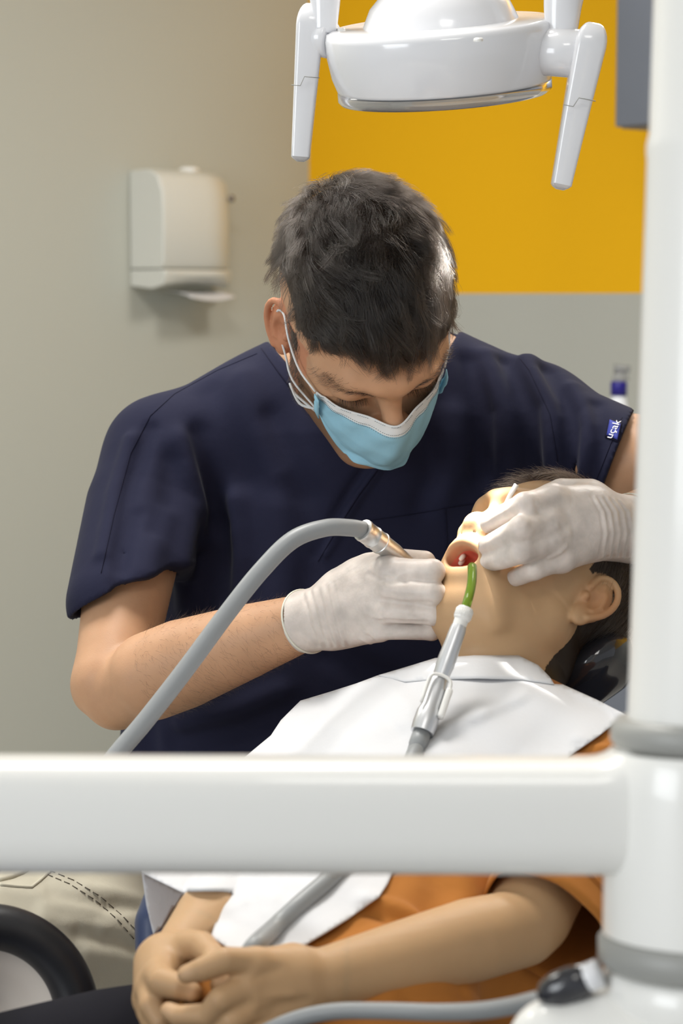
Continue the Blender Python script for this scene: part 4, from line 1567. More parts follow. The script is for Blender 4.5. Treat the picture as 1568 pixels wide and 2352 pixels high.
# sideburns and cheek stubble in front of the ears
hv, hq = [], []
Fh = body.field(HB_LO, HB_HI, .003)
Vh, Qh = Fh.mesh()
Lh = HD.loc(Vh)
okb = ((np.abs(Lh[:, 0]) > .040) & (Lh[:, 1] > .004) & (Lh[:, 1] < .034) & (Lh[:, 2] > -.075) & (Lh[:, 2] < .040))[Qh].all(1)
Pb, Nb = mesh_points(Vh, Qh[okb], 3600, bm_rng)
Lb = HD.loc(Pb); Nbl = Nb @ HD.M3.T
fl = Nbl[:, 0] * Lb[:, 0] < 0
Nbl[fl] *= -1
keep = bm_rng.random(len(Lb)) < np.clip(1.3 - np.abs(Lb[:, 1] - .016) / .016, 0, 1)
Lb, Nbl = Lb[keep], Nbl[keep]
dr = np.array((0, .25, -.9))[None] + Nbl * .45 + bm_rng.normal(size=Lb.shape) * .2
dr /= np.linalg.norm(dr, axis=1)[:, None]
lb = .004 + .004 * bm_rng.random(len(Lb))
Sb = Lb[:, None, :] + dr[:, None, :] * (lb[:, None] * np.linspace(0, 1, 4)[None])[:, :, None]
strands('sideburns', (HD.o + Sb.reshape(-1, 3) @ HD.M3).reshape(-1, 4, 3), .00009, hm, DEN)

# fine hair on the bare forearm
okf = np.ones(len(dfields[0].D), bool)
Vf, Qf = dfields[0].mesh()
ea, eb = at(330, 1545, 1.90), at(690, 1432, 1.825)
axf = eb - ea; Lf = np.linalg.norm(axf); axf /= Lf
tf_ = (Vf - ea) @ axf
rad = np.linalg.norm(Vf - ea - tf_[:, None] * axf, axis=1)
okv = (tf_ > .01) & (tf_ < Lf - .004) & (rad < .06)
Pf, Nf = mesh_points(Vf, Qf[okv[Qf].all(1)], 1500, bm_rng)
cen = ea + ((Pf - ea) @ axf)[:, None] * axf
fl = np.sum(Nf * (Pf - cen), 1) < 0
Nf[fl] *= -1
dr = axf * .55 - UPV * .55 + Nf * .30 + bm_rng.normal(size=Pf.shape) * .22
dr -= Nf * (np.sum(dr * Nf, 1) - .22)[:, None]
dr /= np.linalg.norm(dr, axis=1)[:, None]
lb = .006 + .006 * bm_rng.random(len(Pf))
Sf = Pf[:, None, :] + dr[:, None, :] * (lb[:, None] * np.linspace(0, 1, 4)[None])[:, :, None]
strands('arm_hair', Sf, .00005, hm, DEN)

# ------------------------------------------------------------------ the patient
PAT = thing('person', 'reclined patient in an orange t-shirt with mouth open and hands in the lap', 'person', at(640, 2420, 1.45))
PS = .90
Lp, Fp, Up = cv(.679, .048, -.732), cv(-.487, .776, -.401), cv(.549, .629, .551)
HP = Frame(at(1222, 1382, 1.785), Lp, Fp, Up, PS)

pb = Model()
Jp = head_model(pb, HP, .12, (1, 1), (.0745, .008, -.004), .73, .72, .90)
# the open mouth
P = HP.p


def pc(a, c, ra, rb, k=0., mode='u'): pb.caps(P(*a), P(*c), ra * .90, rb * .90, k * .90, mode)
def pe(c, r, k=0., mode='u'): pb.ell(P(*c), np.array(r) * .90, HP.M3, k * .90, mode)


lipU = [(-.0235, .081, -.047), (-.013, .0975, -.0375), (0, .1020, -.0345), (.013, .0975, -.0375), (.0235, .081, -.047)]
lipL = [(-.0235, .081, -.047), (-.0165, .0815, -.0555), (0, .0830, -.0580), (.0165, .0815, -.0555), (.0235, .081, -.047)]
for q in (lipU, lipL):
    pb.chain([P(*a) for a in q], .0052 * PS, .012, n=3)
pe((0, .090, -.0465), (.0205, .024, .0085), .004, 's')
pe((0, .064, -.0430), (.020, .032, .0155), .006, 's')
# cheek fold drawn back by the fingers
pc((.034, .072, -.060), (.042, .050, -.085), .006, .006, .02)
# neck
NKP = at(1150, 1590, 1.745)
pb.chain([P(0, -.022, -.045), at(1186, 1500, 1.775), NKP], [.050, .047, .052], .02)
pb.caps(P(0, .030, -.060), at(1150, 1570, 1.74), .030, .030, .03)
# shoulders and trunk inside the shirt
SPL, SPR = at(1385, 1795, 1.62), at(765, 1760, 1.80)
TA = SPL - SPR; TA /= np.linalg.norm(TA)
CH, BE, PV = at(1020, 1815, 1.69), at(850, 2075, 1.565), at(720, 2310, 1.455)
TT = PV - CH; TT /= np.linalg.norm(TT)
TN = np.cross(TA, TT); TN = TN if TN @ UPV > 0 else -TN; TN /= np.linalg.norm(TN)
TT = np.cross(TN, TA); TT = TT if TT @ (PV - CH) > 0 else -TT
TM = np.array([TA, TT, TN])


def trunk_p(m, g):
    m.ell(CH, (.150 - g, .13 - g, .085 - g), TM, 0)
    m.ell(BE, (.125 - g, .14 - g, .080 - g), TM, .05)
    m.ell(PV, (.120 - g, .10 - g, .078 - g), TM, .05)
    m.caps(SPR, CH * .4 + NKP * .6, .040 - g, .044 - g, .04)
    m.caps(SPL, CH * .4 + NKP * .6, .040 - g, .044 - g, .04)


trunk_p(pb, .008)
# arms
EPL, WPL = at(1218, 2098, 1.475), at(742, 2246, 1.355)
pb.chain([SPL, at(1290, 1930, 1.535), EPL], [.040, .0355, .0300], .015)
pb.chain([at(1216, 2090, 1.478), at(1196, 2132, 1.462), at(1080, 2160, 1.43), at(930, 2200, 1.395), WPL, at(690, 2250, 1.348)], [.029, .0275, .0290, .0255, .0195, .0190], .006)
EPR, WPR = at(560, 2010, 1.60), at(410, 2190, 1.435)
pb.chain([SPR, at(640, 1890, 1.70), EPR], [.040, .035, .030], .015)
pb.chain([EPR, at(478, 2115, 1.485), WPR, at(385, 2220, 1.415)], [.029, .0255, .0185, .019], .006)
# left hand: back of the hand, index reaching over the other hand
hk = .009
mc = [at(588, 2212, 1.325), at(573, 2262, 1.320), at(590, 2306, 1.322), at(625, 2340, 1.330)]
cm = [at(668, 2225, 1.345), at(668, 2243, 1.342), at(672, 2262, 1.342), at(680, 2280, 1.345)]
for a, c, r0, r1 in zip(cm, mc, (.0155, .0155, .015, .014), (.0100, .0098, .0095, .009)): pb.caps(a, c, r0, r1, .010)
pb.caps(at(680, 2255, 1.36), at(610, 2270, 1.345), .018, .013, .012)
pb.chain([mc[0], at(518, 2206, 1.312), at(466, 2226, 1.312), at(428, 2238, 1.316)], [.0098, .0088, .0078, .0060], .004)
pb.chain([mc[1], at(508, 2296, 1.306), at(478, 2332, 1.312), at(410, 2334, 1.322), at(388, 2322, 1.326)], [.0098, .0086, .0078, .0070, .0058], .004)
pb.chain([mc[2], at(535, 2344, 1.308), at(500, 2380, 1.315), at(430, 2384, 1.325)], [.0094, .0082, .0074, .006], .004)
pb.chain([mc[3], at(580, 2382, 1.315), at(540, 2410, 1.322), at(490, 2412, 1.33)], [.0088, .0074, .0066, .0056], .004)
pb.chain([at(665, 2222, 1.35), at(600, 2225, 1.352), at(545, 2245, 1.352), at(505, 2262, 1.352)], [.013, .0105, .0085, .0065], .006)
# right hand: seen along the back of the hand, fingers curl under
mc = [at(366, 2242, 1.370), at(346, 2268, 1.376), at(340, 2296, 1.384), at(346, 2320, 1.394)]
cm = [at(392, 2205, 1.402), at(380, 2208, 1.405), at(370, 2214, 1.410), at(366, 2222, 1.415)]
for a, c, r0, r1 in zip(cm, mc, (.0155, .0155, .015, .014), (.0105, .0100, .0095, .009)): pb.caps(a, c, r0, r1, .010)
pb.caps(at(385, 2215, 1.41), at(368, 2285, 1.39), .016, .013, .012)
pb.chain([mc[0], at(374, 2256, 1.350), at(412, 2266, 1.340), at(440, 2278, 1.338)], [.0105, .0098, .0084, .0066], .004)
pb.chain([mc[1], at(350, 2310, 1.352), at(372, 2346, 1.345), at(390, 2376, 1.345)], [.0100, .0090, .0078, .0066], .004)
pb.chain([mc[2], at(348, 2338, 1.362), at(372, 2380, 1.352), at(396, 2408, 1.35)], [.0094, .0084, .0074, .006], .004)
pb.chain([mc[3], at(352, 2360, 1.375), at(376, 2398, 1.365), at(400, 2425, 1.36)], [.0088, .0074, .0066, .0056], .004)
pb.chain([at(398, 2196, 1.408), at(432, 2172, 1.395), at(464, 2172, 1.378), at(490, 2196, 1.362), at(488, 2216, 1.350)], [.0135, .0112, .0096, .0082, .0066], .007)
pb.lazy(folds([([(590, 2222), (575, 2262), (592, 2306)], .0006, .004), ([(640, 2225), (600, 2240), (585, 2248)], -.0010, .003),
               ([(700, 2300), (640, 2310), (600, 2325)], -.0014, .004), ([(670, 2285), (620, 2285), (590, 2290)], .0010, .003)]))


def scalp_p(L):
    x, y, z = L[:, 0], L[:, 1], L[:, 2]
    front = np.where(y > .03, z > .085, True)
    side = np.where(y > .022, z > .042, np.where(y > -.014, z > .020, z > -.085))
    ear = (np.abs(x) > .070) & (((y + .008) / .030) ** 2 + ((z + .002) / .038) ** 2 < 1)
    return front & side & ~ear


def tint_patient(V):
    c = np.ones((len(V), 3), np.float32)
    L = HP.loc(V)
    near = (np.abs(L[:, 0]) < .1) & (np.abs(L[:, 1]) < .15) & (L[:, 2] > -.14) & (L[:, 2] < .16)
    sc = near & scalp_p(L)
    c[sc] = (.05, .045, .045)
    # fading hairline on the nape
    f = near & ~sc & (L[:, 1] < .0) & (L[:, 2] < -.02) & (L[:, 2] > -.13)
    g = np.clip((-.012 - L[:, 1]) / .03, 0, 1) * np.clip((L[:, 2] + .13) / .04, 0, 1)
    c[f] = (c * (1 - .75 * g)[:, None])[f]
    # lips and mouth
    d = np.minimum(capsule_dist(L, lipU), capsule_dist(L, lipL))
    w = np.exp(-(d / .0055) ** 2)[:, None] * near[:, None]
    c = c * (1 - w) + c * w * np.array((1.05, .72, .70))
    m_ = near & (((L[:, 0] / .0245) ** 2 + ((L[:, 1] - .066) / .0370) ** 2 + ((L[:, 2] + .043) / .0200) ** 2) < 1.0) & ((np.abs(L[:, 0]) < .0235) & (L[:, 1] < .0945 - 20 * L[:, 0] ** 2))
    c[m_] = (1.35, .52, .62)
    w = np.exp(-(np.linalg.norm(L - np.array((.082, -.008, -.003)), axis=1) / .026) ** 4)[:, None]
    c = c * (1 - w) + c * w * np.array((1.04, .86, .80))
    # nails and knuckles
    for (px, py, d_, r) in ((424, 2234, 1.308, .006), (443, 2280, 1.332, .005), (386, 2318, 1.320, .005)):
        q = at(px, py, d_)
        w = np.clip(1.3 - np.linalg.norm(V - q, axis=1) / r, 0, 1)[:, None]
        c = c * (1 - w) + np.array((1.22, 1.25, 1.35)) * w
    return c


b0 = np.array((-.16, 1.25, .66)); b1 = np.array((.27, 1.92, 1.16))
hb0, hb1 = HP.o + np.array((-.125, -.13, -.12)), HP.o + np.array((.125, .13, .14))
ha0, ha1 = at(470, 2270, 1.355) + np.array((-.06, -.06, -.06)), at(470, 2270, 1.355) + np.array((.095, .10, .07))
pbody, pf = sdf_object('body', pb, [(b0, b1 + np.array((.05, .02, .14)), .003), (hb0, hb1, .0014), (ha0, ha1, .0013)], M['skin_p'], PAT, smooth=2, tint=tint_patient)

# teeth and palate
tb = MB()
for i in range(-4, -1):
    a = i * .0044
    y_ = .0930 - .017 * (i / 4.0) ** 2
    tb_ = P(a, y_, -.0385)
    tb.lathe(tb_ + HP.U * .003, -HP.U, [(0, 0), (.0021, .0003), (.0024, .003), (.0021, .0062), (.001, .0072), (0, .0074)], 10)
for i in range(3):
    for s in (-1,):
        tb.lathe(P(s * (.0165 + .0008 * i), .074 - .0075 * i, -.0385) + HP.U * .003, -HP.U, [(0, 0), (.0032, .0003), (.0036, .003), (.0033, .006), (.0015, .007), (0, .0068)], 10)
tb.build('teeth', M['tooth'], pbody)

# ------------------------------------------------------------------ t-shirt
ts = Model()
trunk_p(ts, 0.0)
ts.chain([P(0, -.022, -.045), at(1186, 1500, 1.775), NKP], [.054, .0505, .054], .01, 's')
ts.caps(SPL, CH * .4 + NKP * .6, .044, .044, .03)
ts.caps(SPL, at(1330, 1880, 1.56), .047, .047, .02)
ts.caps(SPR, at(660, 1860, 1.72), .046, .044, .02)
ts.caps(at(960, 2190, 1.53), at(1190, 2290, 1.535), .055, .045, .04)
ts.lazy(folds([
    ([(850, 2090), (890, 2105), (930, 2115), (960, 2140)], -.006, .007), ([(850, 2070), (900, 2082), (950, 2100)], .005, .008),
    ([(760, 2180), (830, 2170), (900, 2150)], .004, .010), ([(1060, 2010), (1080, 2060), (1050, 2090)], .004, .012),
    ([(1000, 2010), (1010, 2050), (980, 2090)], -.004, .012), ([(940, 2300), (1000, 2295), (1060, 2280)], -.005, .008),
    ([(900, 2320), (1000, 2325), (1090, 2300)], .004, .010), ([(1330, 1700), (1360, 1720), (1390, 1722)], .004, .006), ([(1340, 1716), (1370, 1732), (1400, 1735)], -.004, .006),
    ([(450, 2270), (480, 2290), (500, 2310)], .004, .008),
]))
ts0 = np.array((-.16, 1.25, .72)); ts1 = np.array((.30, 1.95, 1.16))
# loose sleeve of the near arm: a cloth cone with an open mouth
sh_c = [SPL + UPV * .006, at(1345, 1890, 1.570), at(1300, 2010, 1.515), at(1252, 2132, 1.462)]
sh_a = [.047, .049, .0505, .0500]; sh_b = [.046, .044, .042, .040]
axs = sh_c[-1] - sh_c[0]; axs /= np.linalg.norm(axs)
wv = at(1385, 2198, 1.475) - at(1182, 2006, 1.470); wv -= axs * (wv @ axs) * .8; wv /= np.linalg.norm(wv)
uv_ = np.cross(axs, wv); uv_ /= np.linalg.norm(uv_)
cc, aa = catmull(sh_c, sh_a, 7); _, bb = catmull(sh_c, sh_b, 7)
SV, SQ, SG = [], [], 56
for layer in (0, 1):
    for i, (c_, a_, b_) in enumerate(zip(cc, aa, bb)):
        for k in range(SG):
            t = 2 * math.pi * k / SG
            rip = 1 + .028 * math.sin(3 * t + i * .22) * (i / len(cc)) + .018 * math.sin(7 * t - i * .3) * (i / len(cc))
            th = .0012 * (1 if layer == 0 else -1)
            slant = axs * (.004 * math.cos(t) * (i / (len(cc) - 1)))
            SV.append(c_ + slant + wv * ((a_ * rip + th) * math.cos(t)) + uv_ * ((b_ * rip + th) * math.sin(t)))
nrow = len(cc)
for layer in (0, 1):
    for i in range(nrow - 1):
        for k in range(SG):
            k2 = (k + 1) % SG
            o_ = layer * nrow * SG
            q = [o_ + i * SG + k, o_ + i * SG + k2, o_ + (i + 1) * SG + k2, o_ + (i + 1) * SG + k]
            SQ.append(q if layer == 0 else q[::-1])
for k in range(SG):
    k2 = (k + 1) % SG
    SQ.append([(nrow - 1) * SG + k, (nrow - 1) * SG + k2, nrow * SG + (nrow - 1) * SG + k2, nrow * SG + (nrow - 1) * SG + k])
tshirt, tf = sdf_object('t_shirt', ts, [(ts0, ts1, .0028)], M['orange'], PAT, smooth=2, extra=(SV, SQ))
TF = tf[0]
# double stitched hem of the sleeve
for ii in (nrow - 4,):
    for dh in (0, 1):
        i = ii - 0
        ring = [np.array(SV[(i) * SG + k]) * (1 - dh * .25) + np.array(SV[(i + 1) * SG + k]) * dh * .25 for k in range(SG)]
        cen = np.mean(ring, 0)
        ring = [p + (p - cen) / np.linalg.norm(p - cen) * .0004 for p in ring]
        MB().tube(ring + [ring[0]], .00045, 6, caps=False).build('sleeve_hem', M['orange'], tshirt)

# ------------------------------------------------------------------ trousers
tr = Model()
KNL, KNR = at(560, 2560, 1.10), at(60, 2520, 1.22)
tr.ell(PV - TN * .04 + TT * .07, (.140, .09, .070), TM, 0)
tr.chain([at(640, 2605, 1.42), at(420, 2760, 1.24), at(330, 2860, 1.0)], [.078, .068, .055], .03)
tr.chain([at(415, 2420, 1.50), at(250, 2455, 1.46), at(-80, 2540, 1.38), at(-260, 2620, 1.25)], [.054, .056, .055, .05], .03)
sdf_object('trousers', tr, [(np.array((-.36, .92, .50)), np.array((.22, 1.72, .92)), .004)], M['black_cloth'], PAT, smooth=2)

# ------------------------------------------------------------------ the patient's hair
capp = Model()
capp.ell(P(0, -.016, .050), np.array((.076, .0955, .087)) * .90, HP.M3, 0)
capp.ell(P(0, .034, .060), np.array((.0625, .060, .050)) * .90, HP.M3, .03)
capp.chain([P(0, -.022, -.045), at(1186, 1500, 1.775)], [.051, .048], .02)
cfp = capp.field(HP.o - .15, HP.o + .15, .003)
Vp, Qp = cfp.mesh()
Lv = HP.loc(Vp)
okp = scalp_p(Lv)[Qp].all(1)
rng2 = np.random.default_rng(15)
P0, N0 = mesh_points(Vp, Qp[okp], 16000, rng2)
fl = np.sum(N0 * (P0 - P(0, -.01, .02)), 1) < 0
N0[fl] *= -1
L0 = HP.loc(P0 - N0 * .003); Nl = N0 @ HP.M3.T
n = len(L0)
fade = np.clip((L0[:, 2] + .06) / .09, 0, 1)
flow = np.zeros((n, 3)); flow[:, 2] = -1; flow[:, 1] = -.15
tp = np.clip((L0[:, 2] - .07) / .05, 0, 1)[:, None]
flow = flow * (1 - tp) + np.array((.2, 1, 0)) * tp
flow = flow + smooth_noise(L0, 70, 21) * .35
flow -= Nl * np.sum(flow * Nl, 1)[:, None]; flow /= np.linalg.norm(flow, axis=1)[:, None]
ln = (.004 + .024 * fade ** 1.5) * (.7 + .6 * rng2.random(n))
KN = 6
S = np.zeros((n, KN, 3)); pos = L0.copy()
dv = flow * .75 + Nl * .45; dv += rng2.normal(size=(n, 3)) * .12
for k in range(KN):
    S[:, k] = pos
    d = dv / np.linalg.norm(dv, axis=1)[:, None]
    pos = pos + d * (ln / (KN - 1) / PS)[:, None]
    dv = d * .7 + flow * .45 - Nl * .12
# a few loose hairs at the back of the crown
for i in range(60):
    j = rng2.integers(n)
World = HP.o + (S.reshape(-1, 3) @ HP.M3) * PS
strands('hair', World.reshape(n, KN, 3), .000085, hair_material('hair_brown_black', (0.016, 0.011, 0.008, 1), .35), PAT)

# ------------------------------------------------------------------ paper bib on the patient's chest
def tps_fit(P, z, lam=1e-4):
    n = len(P)
    r2 = ((P[:, None] - P[None]) ** 2).sum(-1)
    Kt = r2 * np.log(r2 + 1e-9) * .5 + lam * np.eye(n)
    Q = np.concatenate([np.ones((n, 1)), P], 1)
    A = np.zeros((n + 3, n + 3)); A[:n, :n] = Kt; A[:n, n:] = Q; A[n:, :n] = Q.T
    w = np.linalg.solve(A, np.concatenate([z, np.zeros(3)]))

    def ev(X):
        r2 = ((X[:, None] - P[None]) ** 2).sum(-1)
        return (r2 * np.log(r2 + 1e-9) * .5) @ w[:n] + w[n] + X @ w[n + 1:]
    return ev


def sheet(outline, depth_fn, step, name, material, parent, thick=.0008, crumple=None):
    """a sheet with the given outline, its distance given at every point"""
    import mathutils
    bd = []
    for i in range(len(outline)):
        a, c = np.array(outline[i], float), np.array(outline[(i + 1) % len(outline)], float)
        k = max(1, int(np.linalg.norm(c - a) / step))
        for t in range(k): bd.append(a + (c - a) * t / k)
    bd = np.array(bd)
    lo_, hi_ = bd.min(0), bd.max(0)
    gx, gy = np.meshgrid(np.arange(lo_[0], hi_[0], step), np.arange(lo_[1], hi_[1], step))
    gp = np.stack([gx.ravel() + (np.round((gy.ravel() - lo_[1]) / step) % 2) * step * .5, gy.ravel()], 1)

    def inside(p):
        r = np.zeros(len(p), bool)
        for i in range(len(bd)):
            a, c = bd[i], bd[(i + 1) % len(bd)]
            cnd = (a[1] > p[:, 1]) != (c[1] > p[:, 1])
            xx = (c[0] - a[0]) * (p[:, 1] - a[1]) / (c[1] - a[1] + 1e-12) + a[0]
            r ^= cnd & (p[:, 0] < xx)
        return r
    gp = gp[inside(gp)]
    far = np.array([((bd - q) ** 2).sum(1).min() for q in gp]) > (step * .45) ** 2
    gp = gp[far]
    A = np.concatenate([bd, gp])
    nb_ = len(bd)
    res = delaunay_2d_cdt([mathutils.Vector(p) for p in A], [(i, (i + 1) % nb_) for i in range(nb_)], [], 1, 1e-5)
    V2 = np.array([tuple(v) for v in res[0]]); T = [tuple(f) for f in res[2]]
    d = depth_fn(V2)
    if crumple is not None: d = d + crumple(V2)
    W_ = np.array([at(x, y, q) for (x, y), q in zip(V2, d)])
    o = MB().add(W_, [f[::-1] for f in T]).build(name, material, parent, solid=thick)
    return o


bib_out = [(868, 1552), (935, 1532), (1000, 1512), (1090, 1506), (1190, 1506), (1235, 1528), (1262, 1556), (1272, 1572), (1292, 1573), (1370, 1608), (1437, 1641), (1375, 1690),
           (1296, 1744), (1160, 1830), (1030, 1915), (930, 1975), (903, 2000), (890, 2030), (870, 2060), (800, 2110), (688, 2178), (640, 2200), (560, 2190), (530, 2182), (485, 2152), (502, 2095), (425, 2053),
           (325, 2005), (330, 1995), (400, 1890), (500, 1790), (570, 1733), (622, 1690), (645, 1655), (690, 1610), (750, 1592), (820, 1570)]
smp = []
for x in range(420, 1440, 55):
    for y in range(1500, 2200, 45):
        d = TF.hit(x, y, 1.2, 2.2)
        if d is not None:
            smp.append((x, y, d - .006))
smp += [(325, 2005, 1.545), (400, 1890, 1.62), (425, 2053, 1.50), (500, 1790, 1.69), (570, 1733, 1.735), (690, 1610, 1.80), (1190, 1506, 1.70), (1090, 1506, 1.70), (1000, 1512, 1.72), (1272, 1572, 1.665),
        (1437, 1641, 1.56), (485, 2150, 1.395), (530, 2182, 1.365), (600, 2190, 1.36), (868, 1552, 1.75)]
smp = np.array(smp, float)
kx = (smp[:, 0] > 300)
_tps = tps_fit((smp[:, :2] - 900) / 300, smp[:, 2], .02)


def tps(X):
    d = np.minimum(_tps((X - 900) / 300), TF.hit_many(X) - .0065)
    over = (X[:, 1] < 2052) & (X[:, 0] < 700) & (X[:, 1] > 1600)          # the sheet also lies over the far arm
    if over.any():
        d[over] = np.minimum(d[over], pf[0].hit_many(X[over]) - .007)
    return d

cn = np.random.default_rng(3)
KW = cn.normal(size=(9, 2)) * .016; KP = cn.random(9) * 6.28; KA = .0011 * (.5 + cn.random(9))
LINES = [((1000, 1682), (1220, 1590), .004, 10), ((930, 1536), (1290, 1578), -.0035, 8), ((700, 1640), (860, 1600), .0025, 12), ((880, 1640), (930, 1700), -.003, 14), ((640, 2015), (512, 2096), .0040, 9),
         ((820, 1690), (960, 1650), .003, 14), ((560, 2010), (700, 2060), -.0025, 12), ((560, 2080), (640, 2050), .002, 10), ((750, 1700), (720, 1640), -.003, 16), ((1000, 1600), (1130, 1640), .002, 16),
         ((600, 2110), (660, 2020), .002, 12), ((880, 1560), (960, 1640), .0035, 14), ((690, 1660), (650, 1720), .003, 10)]


def crumple(X):
    r = np.zeros(len(X))
    for k in range(9): r += KA[k] * np.sin(X @ KW[k] + KP[k])
    for (a, c, am, w_) in LINES:
        a, c = np.array(a, float), np.array(c, float); q = c - a
        t = np.clip(((X - a) @ q) / (q @ q), 0, 1)
        dd = np.linalg.norm(X - a - t[:, None] * q, axis=1)
        r -= 1.5 * am * np.maximum(0, 1 - dd / (w_ * 2.2)) * np.minimum(1, np.minimum(t, 1 - t) * 6 + .25)
    return r


bib = sheet(bib_out, tps, 9, 'paper_bib', M['paper'], None, .0008, crumple)
tag(bib, 'white creased paper bib draped over the chest of the reclined patient', 'bib')
# folded collar strip and the hanging corner
col = [(868, 1552), (935, 1532), (1000, 1512), (1090, 1506), (1190, 1506), (1235, 1528), (1262, 1556), (1272, 1572), (1200, 1561), (1100, 1558), (1000, 1560), (930, 1566)]
sheet(col, lambda X: tps(X) - .004 + .000055 * np.maximum(0, X[:, 1] - 1540), 9, 'folded_edge', M['paper'], bib, .0008)
cor = [(325, 2005), (425, 2053), (400, 2085), (372, 2130), (352, 2148), (336, 2080)]
sheet(cor, lambda X: 1.548 + .00006 * (X[:, 0] - 325) + .00003 * (X[:, 1] - 2005), 8, 'folded_corner', M['paper'], bib, .0008)

# ------------------------------------------------------------------ drill held in the right glove
drill = thing('dental_handpiece', 'steel dental drill with a curved grey hose gripped in the right glove', 'drill', at(900, 1262, 1.76))
hose = [at(-420, 1862, 1.13), at(-160, 1890, 1.30), at(60, 1905, 1.52), at(180, 1850, 1.64), at(262, 1740, 1.66), (at(330, 1660, 1.67)), at(420, 1545, 1.68), at(520, 1410, 1.69), at(600, 1310, 1.70), at(672, 1240, 1.71), at(745, 1213, 1.72), at(800, 1212, 1.73), at(834, 1217, 1.738)]
MB().tube(hose, [.0078] * 7 + [.0076] * 3 + [.0074] * 3, 20, smooth_n=8).build('hose', M['hose'], drill)
h0, h1, h2 = at(833, 1217, 1.738), at(896, 1264, 1.760), at(1012, 1340, 1.800)
ax1 = h1 - h0; L1 = np.linalg.norm(ax1)
MB().lathe(h0 - ax1 * .02, ax1, [(.0066, 0), (.0098, .0006), (.0101, .003), (.0096, .0038), (.0096, .013), (.0100, .0135), (.0100, .0150), (.0094, .0155), (.0093, .0235), (.0099, .0240), (.0099, .0255), (.0088, .026), (.0085, L1 + .004), (0, L1 + .004)], 36).build('connector', M['steel'], drill, auto=40)
ax2 = h2 - h1; L2 = np.linalg.norm(ax2)
MB().lathe(h1 - ax2 * .02, ax2, [(0, 0), (.0080, 0), (.0083, .006), (.0072, .012), (.0066, .02), (.0046, L2 * .5), (.0040, L2 * .96), (.0040, L2), (0, L2)], 32).build('barrel', M['steel'], drill, auto=40)
MB().lathe(h2 - ax2 / L2 * .008, ax2, [(0, 0), (.0042, 0), (.0044, .007), (.0040, .009), (0, .009)], 28).build('head', M['dark_steel'], drill)
MB().tube([h2, at(1026, 1328, 1.796), at(1040, 1312, 1.790)], [.0024, .0018, .0010], 12, smooth_n=3).build('bur', M['steel'], drill)

# ------------------------------------------------------------------ mouth mirror held in the left glove
mir = thing('mouth_mirror', 'thin steel mouth mirror pinched in the left glove at the cheek', 'dental mirror', at(1150, 1200, 1.75))
MB().tube([at(1186, 1113, 1.752), at(1170, 1140, 1.752), at(1145, 1195, 1.752)], [.0024, .0021, .0021], 14).build('handle', M['white'], mir)
MB().tube([at(1145, 1195, 1.752), at(1118, 1270, 1.742), at(1104, 1304, 1.735)], [.0021, .0019, .0018], 14).build('shaft', M['steel'], mir)
MB().lathe(at(1103, 1306, 1.734), cv(.4, .2, -.9), [(0, -.001), (.004, -.001), (.0048, 0), (.004, .0008), (0, .0008)], 24).build('mirror_disc', M['steel'], mir)

# ------------------------------------------------------------------ saliva suction lying on the bib
suc = thing('suction_handpiece', 'aluminium suction handpiece with green tip and grey hose lying across the bib', 'suction handpiece', at(1000, 1600, 1.6))


def bd(px, py, lift):                      # a point resting above the bib / body
    X = np.array([[px, py]], float)
    return at(px, py, float(tps(X)[0] + crumple(X)[0]) - lift)


sA = at(1064, 1412, 1.632); sB = at(1010, 1560, 1.615); sC = bd(968, 1685, .013)
tipp = [at(1084, 1302, 1.690), at(1084, 1318, 1.674), at(1082, 1345, 1.655), at(1075, 1375, 1.640), at(1066, 1405, 1.633)]
MB().tube(tipp, [.0040, .0040, .0038, .0038, .0038], 18, smooth_n=4).build('tip', M['green_tip'], suc)
a = sA - sB; a /= np.linalg.norm(a)
c0 = at(1053, 1441, 1.6295)
MB().lathe(c0, a, [(0, 0), (.0056, 0), (.0058, .0065), (.0066, .0072), (.0069, .0085), (.0069, .0155), (.0060, .0172), (.004, .0175), (0, .0175)], 40).build('collar', M['white'], suc, auto=40)
rb = MB()
rr_ = np.cross(a, FWD); rr_ /= np.linalg.norm(rr_); qq_ = np.cross(a, rr_)
for k in range(32):
    t = 2 * math.pi * k / 32
    o_ = (rr_ * math.cos(t) + qq_ * math.sin(t)) * .0069
    rb.tube([c0 + a * .0088 + o_, c0 + a * .0152 + o_], .00035, 5)
rb.build('ribs', M['white'], suc)
bx = c0 - sB; bL = np.linalg.norm(bx)
MB().lathe(c0 + a * .001, sB - c0, [(0, 0), (.0060, 0), (.0066, .004), (.0068, .016), (.0074, .028), (.0074, bL * .75), (.0066, bL * .95), (.0066, bL + .01), (0, bL + .01)], 40).build('barrel', M['alu'], suc, auto=40)
dx = sC - sB; dL = np.linalg.norm(dx); dxn = dx / dL
MB().lathe(sB - dxn * .004, dxn, [(0, 0), (.0066, 0), (.0072, .004), (.0080, .016), (.0082, .030), (.0095, .034), (.0098, dL - .004), (.0092, dL + .003), (0, dL + .003)], 40).build('body', M['alu'], suc, auto=40)
